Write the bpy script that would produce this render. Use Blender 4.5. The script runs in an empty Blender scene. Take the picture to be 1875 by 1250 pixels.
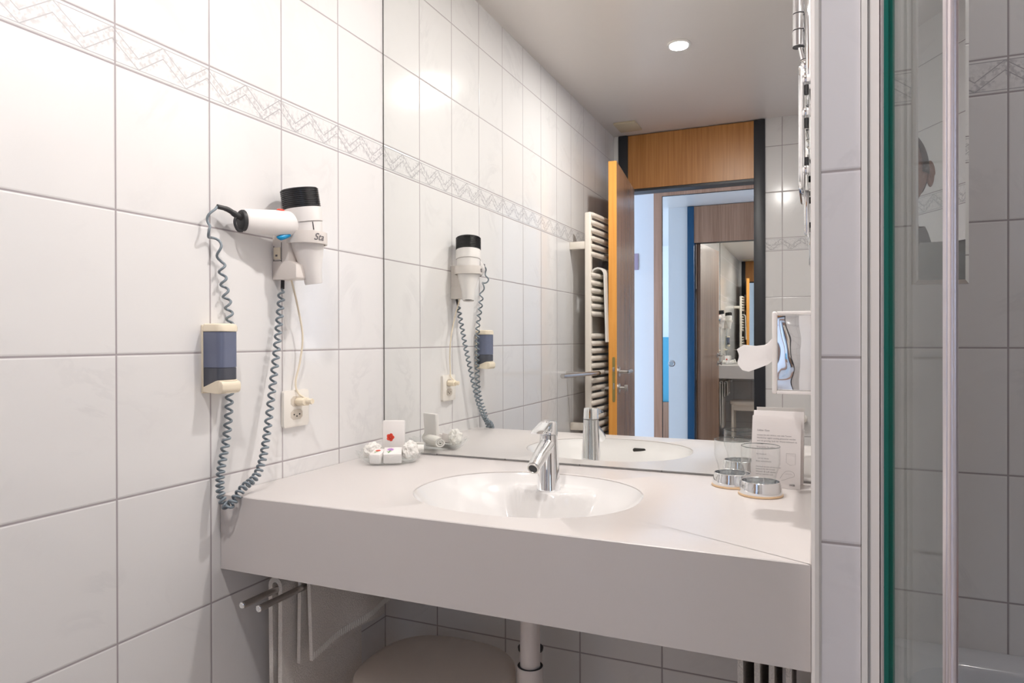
import bpy, bmesh, math, random
from mathutils import Vector, Matrix
random.seed(7)
PI = math.pi
SC = bpy.context.scene
COL = SC.collection

# ------------------------------------------------------------------ camera
cam_d = bpy.data.cameras.new('camera'); cam = bpy.data.objects.new('camera', cam_d); COL.objects.link(cam)
cam_d.sensor_width = 36.0; cam_d.lens = 24.352; cam_d.clip_start = 0.01; cam_d.clip_end = 60
R_ = Vector((0.91500389, 0.40343848, -0.00229572)); F_ = Vector((-0.40344444, 0.9149974, -0.00351376))
U_ = R_.cross(F_).normalized()
cam.matrix_world = Matrix(((R_.x, U_.x, -F_.x, 1.09373), (R_.y, U_.y, -F_.y, -1.60195), (R_.z, U_.z, -F_.z, 1.17096), (0, 0, 0, 1)))
SC.camera = cam
# ------------------------------------------------------------------ world, exposure, lamps
w = bpy.data.worlds.new('world'); SC.world = w; w.use_nodes = True
w.node_tree.nodes['Background'].inputs[0].default_value = (0.53, 0.70, 1.0, 1)
w.node_tree.nodes['Background'].inputs[1].default_value = 1.5
SC.view_settings.view_transform = 'Standard'; SC.view_settings.look = 'None'
SC.view_settings.gamma = 1.0; SC.view_settings.use_curve_mapping = False
SC.view_settings.exposure = 0.10
SC.cycles.max_bounces = 24; SC.cycles.glossy_bounces = 14; SC.cycles.diffuse_bounces = 8
SC.cycles.transmission_bounces = 16; SC.cycles.transparent_max_bounces = 24
SC.cycles.caustics_reflective = True; SC.cycles.caustics_refractive = False
SC.cycles.blur_glossy = 0.3; SC.cycles.sample_clamp_indirect = 6.0

def area(name, loc, rot, size, power, color, shape='DISK', sy=None, spread=180):
    l = bpy.data.lights.new(name, 'AREA'); l.shape = shape; l.size = size
    if sy: l.size_y = sy
    l.energy = power; l.color = color; l.spread = math.radians(spread)
    o = bpy.data.objects.new(name, l); COL.objects.link(o); o.location = loc; o.rotation_euler = rot
    return o
CEIL = 2.355
SPOTS = [(0.585, -1.22, 11.5), (0.84, -0.24, 10.5), (1.75, -0.30, 1.3)]  # the last one is added, out of view, to brighten the shower
for i, (x, y, pw) in enumerate(SPOTS):
    area('downlight_beam', (x, y, CEIL - 0.012), (0, 0, 0), 0.07, pw, (1.0, 0.955, 0.925))
# daylight through the bedroom window, plus an added fill lamp in the hall
area('window_daylight', (-3.15, -1.6, 1.45), (0, -PI/2, 0), 1.5, 115.0, (0.53, 0.70, 1.0), 'RECTANGLE', 2.2)
area('hall_fill', (2.2, -3.04, 1.5), (0, PI/2, 0), 0.9, 26.0, (0.53, 0.70, 1.0), 'RECTANGLE', 1.6)

# ------------------------------------------------------------------ node helpers
def newmat(name):
    m = bpy.data.materials.new(name); m.use_nodes = True
    nt = m.node_tree; b = nt.nodes['Principled BSDF']
    return m, nt, b
def simple(name, col, rough=0.5, metal=0.0, spec=0.5, coat=0.0, noise=0.0, nscale=40.0, bump=0.0, sub=0.0):
    m, nt, b = newmat(name)
    b.inputs['Roughness'].default_value = rough; b.inputs['Metallic'].default_value = metal
    b.inputs['Specular IOR Level'].default_value = spec
    b.inputs['Coat Weight'].default_value = coat; b.inputs['Coat Roughness'].default_value = 0.08
    if sub: b.inputs['Subsurface Weight'].default_value = sub; b.inputs['Subsurface Scale'].default_value = 0.01
    c = (col[0], col[1], col[2], 1)
    tc = nt.nodes.new('ShaderNodeTexCoord'); n = nt.nodes.new('ShaderNodeTexNoise')
    n.inputs['Scale'].default_value = nscale; n.inputs['Detail'].default_value = 4
    nt.links.new(tc.outputs['Object'], n.inputs['Vector'])
    mx = nt.nodes.new('ShaderNodeMix'); mx.data_type = 'RGBA'
    k = 1 - noise
    mx.inputs[6].default_value = (c[0]*k, c[1]*k, c[2]*k, 1); mx.inputs[7].default_value = c
    nt.links.new(n.outputs['Fac'], mx.inputs[0]); nt.links.new(mx.outputs[2], b.inputs['Base Color'])
    if bump:
        bp = nt.nodes.new('ShaderNodeBump'); bp.inputs['Strength'].default_value = bump; bp.inputs['Distance'].default_value = 0.002
        nt.links.new(n.outputs['Fac'], bp.inputs['Height']); nt.links.new(bp.outputs['Normal'], b.inputs['Normal'])
    return m

class X:
    """tiny expression wrapper over math nodes"""
    def __init__(s, nt, sock): s.nt = nt; s.s = sock
    def _op(s, op, o=None, c=None):
        n = s.nt.nodes.new('ShaderNodeMath'); n.operation = op
        for i, v in enumerate((s, o, c)):
            if v is None: continue
            if isinstance(v, X): s.nt.links.new(v.s, n.inputs[i])
            else: n.inputs[i].default_value = float(v)
        return X(s.nt, n.outputs[0])
    def __add__(s, o): return s._op('ADD', o)
    def __sub__(s, o): return s._op('SUBTRACT', o)
    def __mul__(s, o): return s._op('MULTIPLY', o)
    def __truediv__(s, o): return s._op('DIVIDE', o)
    def frac(s): return s._op('FRACT')
    def abs(s): return s._op('ABSOLUTE')
    def min(s, o): return s._op('MINIMUM', o)
    def max(s, o): return s._op('MAXIMUM', o)
    def lt(s, o): return s._op('LESS_THAN', o)
    def gt(s, o): return s._op('GREATER_THAN', o)
def ramp(x, a, b, lo=0.0, hi=1.0):
    n = x.nt.nodes.new('ShaderNodeMapRange'); n.interpolation_type = 'SMOOTHSTEP'
    x.nt.links.new(x.s, n.inputs[0])
    for i, v in ((1, a), (2, b), (3, lo), (4, hi)): n.inputs[i].default_value = v
    return X(x.nt, n.outputs[0])
def cmix(nt, fac, a, b):
    n = nt.nodes.new('ShaderNodeMix'); n.data_type = 'RGBA'
    if isinstance(fac, X): nt.links.new(fac.s, n.inputs[0])
    else: n.inputs[0].default_value = fac
    for i, v in ((6, a), (7, b)):
        if isinstance(v, tuple): n.inputs[i].default_value = (v[0], v[1], v[2], 1)
        else: nt.links.new(v, n.inputs[i])
    return n.outputs[2]

ZROW, HROW, BAND, WT = 1.1457, 0.2469, 0.0695, 0.2
def tile_mat(name, axis, off, base=(0.765, 0.752, 0.745), band=True, zshift=0.0):
    m, nt, b = newmat(name)
    g = nt.nodes.new('ShaderNodeNewGeometry'); sp = nt.nodes.new('ShaderNodeSeparateXYZ')
    nt.links.new(g.outputs['Position'], sp.inputs[0])
    u = X(nt, sp.outputs['XYZ'.index(axis)]); z = X(nt, sp.outputs[2]) - zshift
    fu = ((u - off) / WT).frac(); du = fu.min(fu*-1 + 1) * WT
    zb0 = ZROW + 2*HROW; zb1 = zb0 + BAND
    if band:
        above = z.gt((zb0 + zb1)/2)
        fv = ((z - ZROW - above*BAND) / HROW).frac()
        inb = z.gt(zb0) * z.lt(zb1)
        dvn = fv.min(fv*-1 + 1) * HROW
        dvb = (z - zb0).abs().min((z - zb1).abs())
        dv = dvn*(inb*-1 + 1) + dvb*inb
    else:
        fv = ((z - ZROW) / HROW).frac(); dv = fv.min(fv*-1 + 1) * HROW
    d = du.min(dv)
    grout = ramp(d, 0.0011, 0.0022, 1, 0)
    # marbling
    nz = nt.nodes.new('ShaderNodeTexNoise'); nz.inputs['Scale'].default_value = 3.2; nz.inputs['Detail'].default_value = 7
    nz.inputs['Distortion'].default_value = 1.6; nz.inputs['Roughness'].default_value = 0.6
    nt.links.new(g.outputs['Position'], nz.inputs['Vector'])
    vein = ramp((X(nt, nz.outputs['Fac']) - 0.5).abs(), 0.0, 0.045, 1, 0)
    n2 = nt.nodes.new('ShaderNodeTexNoise'); n2.inputs['Scale'].default_value = 5.0; n2.inputs['Detail'].default_value = 2
    nt.links.new(g.outputs['Position'], n2.inputs['Vector'])
    vein = vein * ramp(X(nt, n2.outputs['Fac']), 0.45, 0.7)
    col = cmix(nt, vein*0.24, base, (base[0]*0.72, base[1]*0.72, base[2]*0.74))
    if band:
        zn = (z - zb0) / BAND
        tri = (((u - off) / 0.1 + 0.05).frac() - 0.5).abs() * 2
        dz = (zn - (tri*0.54 + 0.23)).abs()
        l1 = ramp((dz - 0.14).abs(), 0.010, 0.022, 1, 0)
        l2 = ramp((((zn - 0.5).abs()) - 0.41).abs(), 0.006, 0.016, 1, 0)
        inner = (zn - 0.5).abs().lt(0.41)
        mott = nt.nodes.new('ShaderNodeTexNoise'); mott.inputs['Scale'].default_value = 130; mott.inputs['Detail'].default_value = 5
        nt.links.new(g.outputs['Position'], mott.inputs['Vector'])
        mt = ramp(X(nt, mott.outputs['Fac']), 0.42, 0.62) * inner
        diam = ramp(dz, 0.19, 0.34, 1, 0.25)
        fac = (mt * diam * 0.50).max(l2.max(l1*inner) * 0.85) * inb
        col = cmix(nt, fac, col, (0.34, 0.33, 0.35))
    col = cmix(nt, grout, col, (0.37, 0.335, 0.345))
    nt.links.new(col, b.inputs['Base Color'])
    nt.links.new((grout*0.6 + 0.13).s, b.inputs['Roughness'])
    bp = nt.nodes.new('ShaderNodeBump'); bp.inputs['Strength'].default_value = 0.35; bp.inputs['Distance'].default_value = 0.0015
    hgt = ramp(d, 0.001, 0.0045, 0, 1)
    nt.links.new(hgt.s, bp.inputs['Height']); nt.links.new(bp.outputs['Normal'], b.inputs['Normal'])
    return m

def wood_mat(name, c1, c2, rough=0.4, axis='z', scale=1.0):
    m, nt, b = newmat(name)
    tc = nt.nodes.new('ShaderNodeTexCoord'); mp = nt.nodes.new('ShaderNodeMapping')
    mp.inputs['Scale'].default_value = {'z': (1, 1, 0.03), 'x': (0.03, 1, 1), 'y': (1, 0.03, 1)}[axis]
    nt.links.new(tc.outputs['Object'], mp.inputs[0])
    n = nt.nodes.new('ShaderNodeTexNoise'); n.inputs['Scale'].default_value = 90*scale; n.inputs['Detail'].default_value = 6
    nt.links.new(mp.outputs[0], n.inputs['Vector'])
    n2 = nt.nodes.new('ShaderNodeTexNoise'); n2.inputs['Scale'].default_value = 9*scale; n2.inputs['Detail'].default_value = 3
    nt.links.new(mp.outputs[0], n2.inputs['Vector'])
    f = ramp(X(nt, n.outputs['Fac'])*0.6 + X(nt, n2.outputs['Fac'])*0.4, 0.36, 0.64)
    nt.links.new(cmix(nt, f, c1, c2), b.inputs['Base Color'])
    b.inputs['Roughness'].default_value = rough
    return m

def thin_glass(name, tint=(0.96, 0.98, 0.97), edge=0.5, rough=0.0, refl=1.0):
    m = bpy.data.materials.new(name); m.use_nodes = True; nt = m.node_tree; nt.nodes.clear()
    out = nt.nodes.new('ShaderNodeOutputMaterial')
    tr = nt.nodes.new('ShaderNodeBsdfTransparent'); gl = nt.nodes.new('ShaderNodeBsdfGlossy')
    gl.inputs['Roughness'].default_value = rough; gl.inputs['Color'].default_value = (1, 1, 1, 1)
    lw = nt.nodes.new('ShaderNodeLayerWeight'); lw.inputs['Blend'].default_value = 0.35
    lf = X(nt, lw.outputs['Facing']); lf2 = lf*lf; c = cmix(nt, lf2*lf2*lf2, tint, (tint[0]*edge, tint[1]*edge, tint[2]*edge))
    nt.links.new(c, tr.inputs[0])
    fc = nt.nodes.new('ShaderNodeLayerWeight'); fc.inputs['Blend'].default_value = 0.5
    f1 = X(nt, fc.outputs['Facing']); f4 = f1*f1*f1*f1*f1
    mx = nt.nodes.new('ShaderNodeMixShader')
    nt.links.new(((f4*0.96 + 0.04)*refl).s, mx.inputs[0]); nt.links.new(tr.outputs[0], mx.inputs[1]); nt.links.new(gl.outputs[0], mx.inputs[2])
    nt.links.new(mx.outputs[0], out.inputs[0])
    return m
def translucent(name, col, k=0.4):
    m, nt, b = newmat(name); b.inputs['Base Color'].default_value = (*col, 1); b.inputs['Roughness'].default_value = 0.8
    t = nt.nodes.new('ShaderNodeBsdfTranslucent'); t.inputs[0].default_value = (*col, 1)
    mx = nt.nodes.new('ShaderNodeMixShader'); mx.inputs[0].default_value = k
    nt.links.new(b.outputs[0], mx.inputs[1]); nt.links.new(t.outputs[0], mx.inputs[2])
    nt.links.new(mx.outputs[0], nt.nodes['Material Output'].inputs[0]); return m
def emit(name, col, s):
    m, nt, b = newmat(name)
    b.inputs['Emission Color'].default_value = (*col, 1); b.inputs['Emission Strength'].default_value = s
    b.inputs['Base Color'].default_value = (0.8, 0.8, 0.8, 1)
    return m

M = dict(
 tileL=tile_mat('left_wall_tiles', 'Y', -0.1938),
 tileB=tile_mat('back_wall_tiles', 'X', 0.1623),
 tileS=tile_mat('shower_tiles', 'X', 1.4312, zshift=0.006),
 tileD=tile_mat('door_wall_tiles', 'X', 0.9225),
 tileP=tile_mat('partition_side_tiles', 'Y', -0.1938),
 tileF=tile_mat('partition_front_tiles', 'X', 1.05, base=(0.72, 0.70, 0.73), band=False),
 ceil=simple('ceiling_lacquer', (0.74, 0.69, 0.65), 0.32, noise=0.02),
 floor=tile_mat('floor_tiles', 'X', 0.0, base=(0.62, 0.56, 0.52), band=False),
 white=simple('white_paint', (0.80, 0.80, 0.80), 0.6, noise=0.02),
 parquet=wood_mat('parquet', (0.30, 0.16, 0.08), (0.42, 0.24, 0.12), 0.4, 'x', 0.5),
 counter=simple('solid_surface_counter', (0.60, 0.565, 0.55), 0.28, noise=0.02, nscale=300),
 basin=simple('white_basin', (0.70, 0.685, 0.675), 0.10, coat=0.3),
 chrome=simple('chrome', (0.86, 0.87, 0.88), 0.05, 1.0),
 steel=simple('brushed_steel', (0.62, 0.60, 0.58), 0.28, 1.0, noise=0.1, nscale=200),
 plastic=simple('white_plastic', (0.78, 0.75, 0.73), 0.32),
 beige=simple('holder_plastic', (0.72, 0.67, 0.63), 0.35),
 cream=simple('cream_plastic', (0.80, 0.71, 0.56), 0.35),
 black=simple('black_plastic', (0.030, 0.030, 0.032), 0.25),
 rub=simple('black_rubber', (0.03, 0.03, 0.032), 0.45),
 grey=simple('grey_cord', (0.20, 0.24, 0.27), 0.4),
 red=simple('red_switch', (0.75, 0.06, 0.03), 0.35),
 blue=simple('blue_switch', (0.0, 0.27, 0.55), 0.35),
 trim=simple('white_trim', (0.78, 0.75, 0.73), 0.35),
 alu=simple('satin_aluminium', (0.72, 0.66, 0.68), 0.35, 0.8),
 smoke=simple('smoked_window', (0.145, 0.165, 0.245), 0.12, noise=0.1, nscale=20),
 smoke2=simple('smoked_window_soap', (0.075, 0.08, 0.10), 0.12),
 teal=simple('green_glass_edge', (0.0, 0.13, 0.105), 0.3),
 mirror=simple('silvered_mirror', (0.90, 0.915, 0.90), 0.0, 1.0),
 post=simple('charcoal_frame', (0.022, 0.024, 0.030), 0.4),
 wood=wood_mat('orange_beech_veneer', (0.42, 0.175, 0.045), (0.56, 0.26, 0.075), 0.35),
 leaf=wood_mat('beech_door_face', (0.30, 0.165, 0.105), (0.42, 0.24, 0.15), 0.22),
 edge=wood_mat('orange_door_edge', (0.72, 0.30, 0.055), (0.82, 0.38, 0.08), 0.4),
 frame=wood_mat('wardrobe_beech', (0.32, 0.17, 0.10), (0.44, 0.25, 0.16), 0.35),
 brass=simple('brass', (0.48, 0.40, 0.16), 0.35, 0.9),
 rad=simple('radiator_enamel', (0.78, 0.72, 0.64), 0.25),
 towel=simple('terry_towel', (0.86, 0.81, 0.76), 0.95, noise=0.35, nscale=330, bump=1.0, spec=0.1),
 towelw=simple('white_terry', (0.82, 0.80, 0.76), 0.95, noise=0.06, nscale=400, bump=0.8, spec=0.1),
 stool=simple('beige_stool_plastic', (0.82, 0.73, 0.64), 0.35),
 pipe=simple('white_pvc', (0.76, 0.70, 0.67), 0.3),
 acryl=simple('white_acrylic', (0.68, 0.70, 0.74), 0.15, coat=0.3),
 paper=translucent('white_card', (0.86, 0.83, 0.82), 0.45),
 paperin=simple('card_inside', (0.78, 0.66, 0.57), 0.7),
 ink=simple('grey_ink', (0.13, 0.12, 0.13), 0.7),
 tissue=translucent('tissue_paper', (0.9, 0.89, 0.89), 0.45),
 amber=simple('amber_foot', (0.62, 0.44, 0.27), 0.3),
 glass=thin_glass('tumbler_glass', (0.985, 0.99, 0.99), 0.30, refl=0.8),
 rim=thin_glass('tumbler_rim', (0.55, 0.58, 0.58), 0.5, refl=1.0),
 dish=thin_glass('dish_glass', (0.98, 0.99, 0.99), 0.85, refl=0.7),
 pane=thin_glass('screen_glass', (0.90, 0.925, 0.905), 0.97, refl=0.22),
 window=thin_glass('window_glass', (0.97, 0.98, 0.98), 0.95),
 cyan=simple('cyan_headboard', (0.10, 0.40, 0.56), 0.6),
 skin=simple('skin', (0.28, 0.13, 0.085), 0.5, sub=0.05),
 hair=simple('dark_short_hair', (0.03, 0.02, 0.015), 0.7, noise=0.5, nscale=300, bump=0.6),
 shirt=simple('grey_shirt', (0.24, 0.24, 0.25), 0.9, noise=0.2, nscale=60, bump=0.3),
 jeans=simple('dark_trousers', (0.03, 0.035, 0.05), 0.9),
 eye=simple('eye_white', (0.8, 0.78, 0.75), 0.2),
 ftulip=simple('flower_red', (0.70, 0.06, 0.03), 0.6),
 fgreen=simple('flower_green', (0.10, 0.32, 0.06), 0.6),
 fpurple=simple('flower_purple', (0.50, 0.28, 0.62), 0.6),
 lens=emit('lamp_lens', (1.0, 0.95, 0.9), 12.0),
 vent=simple('vent_plate', (0.62, 0.53, 0.38), 0.5),
)

# ------------------------------------------------------------------ mesh helpers
class MB:
    def __init__(s): s.bm = bmesh.new()
    def box(s, a, b, bev=0.0, seg=2):
        x0, x1 = sorted((a[0], b[0])); y0, y1 = sorted((a[1], b[1])); z0, z1 = sorted((a[2], b[2]))
        t = bmesh.new(); bmesh.ops.create_cube(t, size=1)
        for v in t.verts: v.co = Vector(((x0+x1)/2 + v.co.x*(x1-x0), (y0+y1)/2 + v.co.y*(y1-y0), (z0+z1)/2 + v.co.z*(z1-z0)))
        if bev: bmesh.ops.bevel(t, geom=t.edges[:], offset=bev, segments=seg, profile=0.5, affect='EDGES')
        s.merge(t); return s
    def merge(s, t, mat=None):
        me = bpy.data.meshes.new('tmp')
        if mat is not None: t.transform(mat)
        t.to_mesh(me); s.bm.from_mesh(me); bpy.data.meshes.remove(me); t.free()
    def grid(s, rows, closed_u=False, closed_v=False):
        """rows: list of lists of points"""
        vs = [[s.bm.verts.new(p) for p in r] for r in rows]
        nr, nc = len(vs), len(vs[0])
        for i in range(nr if closed_v else nr-1):
            for j in range(nc if closed_u else nc-1):
                a, b, c, d = vs[i][j], vs[i][(j+1) % nc], vs[(i+1) % nr][(j+1) % nc], vs[(i+1) % nr][j]
                q = []
                for v in (a, b, c, d):
                    if v not in q: q.append(v)
                try: s.bm.faces.new(q)
                except ValueError: pass
        return vs
    def face(s, pts):
        s.bm.faces.new([s.bm.verts.new(p) for p in pts]); return s
    def tube(s, pts, r, n=10, caps=True):
        pts = [Vector(p) for p in pts]; rs = r if isinstance(r, (list, tuple)) else [r]*len(pts)
        t0 = (pts[1]-pts[0]).normalized(); up = Vector((0, 0, 1)) if abs(t0.z) < 0.9 else Vector((1, 0, 0))
        nrm = (up - t0*up.dot(t0)).normalized(); rows = []
        for i, p in enumerate(pts):
            a = pts[max(i-1, 0)]; b = pts[min(i+1, len(pts)-1)]; t = (b-a).normalized()
            nrm = (nrm - t*nrm.dot(t)).normalized(); bn = t.cross(nrm)
            rows.append([p + (nrm*math.cos(2*PI*k/n) + bn*math.sin(2*PI*k/n))*rs[i] for k in range(n)])
        vs = s.grid(rows, closed_u=True)
        if caps:
            s.bm.faces.new(vs[0][::-1]); s.bm.faces.new(vs[-1])
        return s
    def lathe(s, prof, base=(0, 0, 0), axis=(0, 0, 1), n=40, caps=True, sx=1.0):
        """prof: list of (r, h) along axis from base"""
        q = Vector((0, 0, 1)).rotation_difference(Vector(axis).normalized()); B = Vector(base)
        rows = [[B + q @ Vector((r*sx*math.cos(2*PI*k/n), r*math.sin(2*PI*k/n), h)) for k in range(n)] for r, h in prof]
        vs = s.grid(rows, closed_u=True)
        if caps:
            s.bm.faces.new(vs[0][::-1]); s.bm.faces.new(vs[-1])
        return s
    def prism(s, outline, d0, d1, axis='y', bev=0.0):
        """outline: 2D points; extruded along axis. axis y -> (x,z); x -> (y,z); z -> (x,y)"""
        def P(p, d): return {'y': (p[0], d, p[1]), 'x': (d, p[0], p[1]), 'z': (p[0], p[1], d)}[axis]
        t = bmesh.new()
        a = [t.verts.new(P(p, d0)) for p in outline]; b = [t.verts.new(P(p, d1)) for p in outline]
        t.faces.new(a); t.faces.new(b[::-1]); n = len(a)
        for i in range(n): t.faces.new((a[i], b[i], b[(i+1) % n], a[(i+1) % n]))
        if bev: bmesh.ops.bevel(t, geom=t.edges[:], offset=bev, segments=2, profile=0.5, affect='EDGES')
        s.merge(t); return s
    def ball(s, c, r, sc=(1, 1, 1), sub=3):
        t = bmesh.new(); bmesh.ops.create_icosphere(t, subdivisions=sub, radius=r)
        for v in t.verts: v.co = Vector(c) + Vector((v.co.x*sc[0], v.co.y*sc[1], v.co.z*sc[2]))
        s.merge(t); return s
    def xf(s, mat): s.bm.transform(mat); return s
    def build(s, name, mat, parent=None, smooth=True, angle=38, kind=None, label=None, cat=None, group=None, plabel=None):
        bmesh.ops.recalc_face_normals(s.bm, faces=s.bm.faces[:])
        me = bpy.data.meshes.new(name); s.bm.to_mesh(me); s.bm.free()
        if smooth:
            me.shade_smooth(); me.set_sharp_from_angle(angle=math.radians(angle))
        me.materials.append(M[mat] if isinstance(mat, str) else mat)
        o = bpy.data.objects.new(name, me); COL.objects.link(o)
        if parent: 
            o.parent = parent; o.matrix_parent_inverse = world(parent).inverted()
        if kind: o['kind'] = kind
        if label: o['label'] = label
        if plabel: o['label'] = plabel
        if cat: o['category'] = cat
        if group: o['group'] = group
        return o
def world(o):
    m = o.matrix_basis.copy()
    if o.parent: m = world(o.parent) @ o.matrix_parent_inverse @ m
    return m
def thing(name, loc, label, cat, group=None, kind=None):
    o = bpy.data.objects.new(name, None); COL.objects.link(o); o.location = loc; o.empty_display_size = 0.02
    o['label'] = label; o['category'] = cat
    if group: o['group'] = group
    if kind: o['kind'] = kind
    return o
def struct(name, mb, mat, smooth=False): return mb.build(name, mat, None, smooth, kind='structure')
def cr(pts, per=10):
    """Catmull-Rom through points"""
    P = [Vector(p) for p in pts]; P = [P[0]*2 - P[1]] + P + [P[-1]*2 - P[-2]]; out = []
    for i in range(1, len(P)-2):
        a, b, c, d = P[i-1:i+3]
        for k in range(per):
            t = k/per
            out.append(0.5*((2*b) + (c-a)*t + (2*a-5*b+4*c-d)*t*t + (3*b-a-3*c+d)*t**3))
    out.append(P[-2]); return out
def rrect(x0, y0, x1, y1, r, n=6):
    out = []
    for cx, cy, a0 in ((x1-r, y0+r, -PI/2), (x1-r, y1-r, 0), (x0+r, y1-r, PI/2), (x0+r, y0+r, PI)):
        for k in range(n+1): a = a0 + PI/2*k/n; out.append((cx + r*math.cos(a), cy + r*math.sin(a)))
    return out

# ================================================================== THE ROOM
YD = -2.37                                             # bathroom face of the door wall
struct('floor', MB().box((-3.3, -3.8, -0.05), (2.4, 0.2, 0.0)), 'floor')
struct('ceiling', MB().box((-3.3, -3.8, CEIL), (2.4, 0.2, CEIL+0.06)), 'ceil')
struct('wall_left', MB().box((-0.138, YD, 0), (0, 0.12, CEIL)), 'tileL')
struct('wall_back', MB().box((0, 0.0108, 0), (1.12, 0.12, CEIL)), 'tileB')
struct('wall_shower_back', MB().box((1.12, 0.0108, 0), (2.3, 0.12, CEIL)), 'tileS')
struct('wall_right', MB().box((2.3, -3.8, 0), (2.4, 0.12, CEIL)), 'tileL')
# door wall: a short pier left of the door, the long tiled piece right of it
struct('wall_door_left', MB().box((-0.138, YD-0.10, 0), (0.029, YD, CEIL)), 'white')
struct('wall_door_right', MB().box((0.837, YD-0.09, 0), (2.3, YD, CEIL)), 'tileD')
struct('wall_hall_side', MB().box((0.837, YD-0.10, 0), (2.3, YD-0.09, CEIL)), 'white')
struct('wall_block_side', MB().box((-0.142, YD-0.10, 0), (-0.138, 0.12, CEIL)), 'white')
struct('wall_hall', MB().box((-3.3, -3.8, 0), (2.4, -3.66, CEIL)), 'white')
struct('wall_bedroom_end', MB().box((-3.3, 0.12, 0), (-0.138, 0.2, CEIL)), 'white')
mb = MB()
mb.box((-3.3, -3.66, 0), (-3.2, -2.9, CEIL)); mb.box((-3.3, -0.3, 0), (-3.2, 0.12, CEIL))
mb.box((-3.3, -2.9, 0), (-3.2, -0.3, 0.6)); mb.box((-3.3, -2.9, 2.2), (-3.2, -0.3, CEIL))
struct('wall_bedroom_window', mb, 'white')
wn = bpy.data.objects.new('window_1', None); COL.objects.link(wn); wn.location = (-3.25, -1.6, 0.6); wn['kind'] = 'structure'
mb = MB()
for y in (-2.87, -1.6, -0.33): mb.box((-3.28, y-0.03, 0.6), (-3.22, y+0.03, 2.2))
mb.box((-3.28, -2.9, 0.6), (-3.22, -0.3, 0.66)); mb.box((-3.28, -2.9, 2.14), (-3.22, -0.3, 2.2))
mb.build('window_frame', 'white', wn)
MB().box((-3.254, -2.84, 0.66), (-3.25, -0.36, 2.14)).build('window_pane', 'window', wn)

# partition between the vanity and the bath
XP0, XP1, YP = 1.0885, 1.158, -0.5875
mb = MB().box((XP0, YP+0.004, 0), (XP1, 0.0108, CEIL))
struct('wall_partition', mb, 'tileP')
struct('wall_partition_front', MB().box((1.0985, YP, 0), (1.1455, YP+0.0045, CEIL)), 'tileF')
# white corner bead and the grout strip beside it
mb = MB().prism([(1.0865, YP-0.001), (1.0905, YP-0.004), (1.0955, YP-0.0035), (1.0985, YP-0.0005), (1.0985, YP+0.004), (1.0865, YP+0.02)], 0, CEIL, 'z')
mb.build('trim_1', 'trim', None, kind='structure')
mb = MB().prism([(1.0855, YP+0.018), (1.0885, YP+0.018), (1.0885, 0.0), (1.0855, 0.0)], 0, CEIL, 'z')
mb.build('trim_2', 'trim', None, kind='structure')

# ---- door_1: frame, transom, leaf
dr = bpy.data.objects.new('door_1', None); COL.objects.link(dr); dr.location = (0.43, YD, 0); dr['kind'] = 'structure'
MB().box((0.029, YD-0.115, 0), (0.0846, YD+0.012, CEIL-0.005), 0.002).build('frame_post', 'post', dr)
MB().box((0.779, YD-0.115, 0), (0.837, YD+0.012, CEIL-0.005), 0.002).build('frame_post', 'post', dr)
MB().box((0.0846, YD-0.10, 2.040), (0.779, YD+0.002, CEIL-0.005)).build('transom_panel', 'wood', dr)
MB().box((0.0846, YD-0.095, 2.026), (0.779, YD-0.004, 2.040)).build('head_rebate', 'post', dr)
MB().box((0.029, YD-0.1165, 0), (0.0850, YD-0.060, CEIL-0.005), 0.001).build('hall_side_post', simple('blue_frame_paint', (0.006, 0.07, 0.16), 0.4), dr, plabel='dark blue hall side of the frame')
MB().box((0.7786, YD-0.1165, 0), (0.837, YD-0.060, CEIL-0.005), 0.001).build('hall_side_post', bpy.data.materials['blue_frame_paint'], dr, plabel='dark blue hall side of the frame')
MB().box((0.0850, YD-0.104, 2.026), (0.7786, YD-0.100, CEIL-0.005)).build('hall_side_transom', 'frame', dr, plabel='brown hall side of the transom')
# leaf, hinged on the left post and swung into the room
hx, hy = 0.124, YD + 0.012
tipx, tipy = 0.200, -1.690
dv = Vector((tipx-hx, tipy-hy, 0)); Ld = dv.length; dv.normalize(); nv = Vector((-dv.y, dv.x, 0))   # nv points to -x side
DM = Matrix(((dv.x, nv.x, 0, hx), (dv.y, nv.y, 0, hy), (0, 0, 1, 0), (0, 0, 0, 1)))              # local: x along leaf, y thickness, z up
leaf = MB().box((0, 0.0, 0.008), (Ld-0.003, 0.026, 2.036)).box((0.012, 0.026, 0.008), (Ld-0.003, 0.040, 2.036)).xf(DM).build('leaf', 'leaf', dr)
MB().box((Ld-0.003, 0.0, 0.008), (Ld, 0.026, 2.037)).box((Ld-0.003, 0.026, 0.008), (Ld-0.0005, 0.040, 2.037)).xf(DM).build('edge_lipping', 'edge', leaf, plabel='bright orange edge lipping')
MB().prism(rrect(0.008, 0.862, 0.022, 1.082, 0.006), Ld, Ld+0.0012, 'x').xf(DM).build('lock_plate', 'brass', leaf, plabel='brass lock plate')
MB().box((Ld+0.0012, 0.010, 1.012), (Ld+0.007, 0.020, 1.032), 0.001).box((Ld+0.0012, 0.012, 0.925), (Ld+0.0018, 0.018, 0.955)).xf(DM).build('latch', 'steel', leaf)
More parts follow.
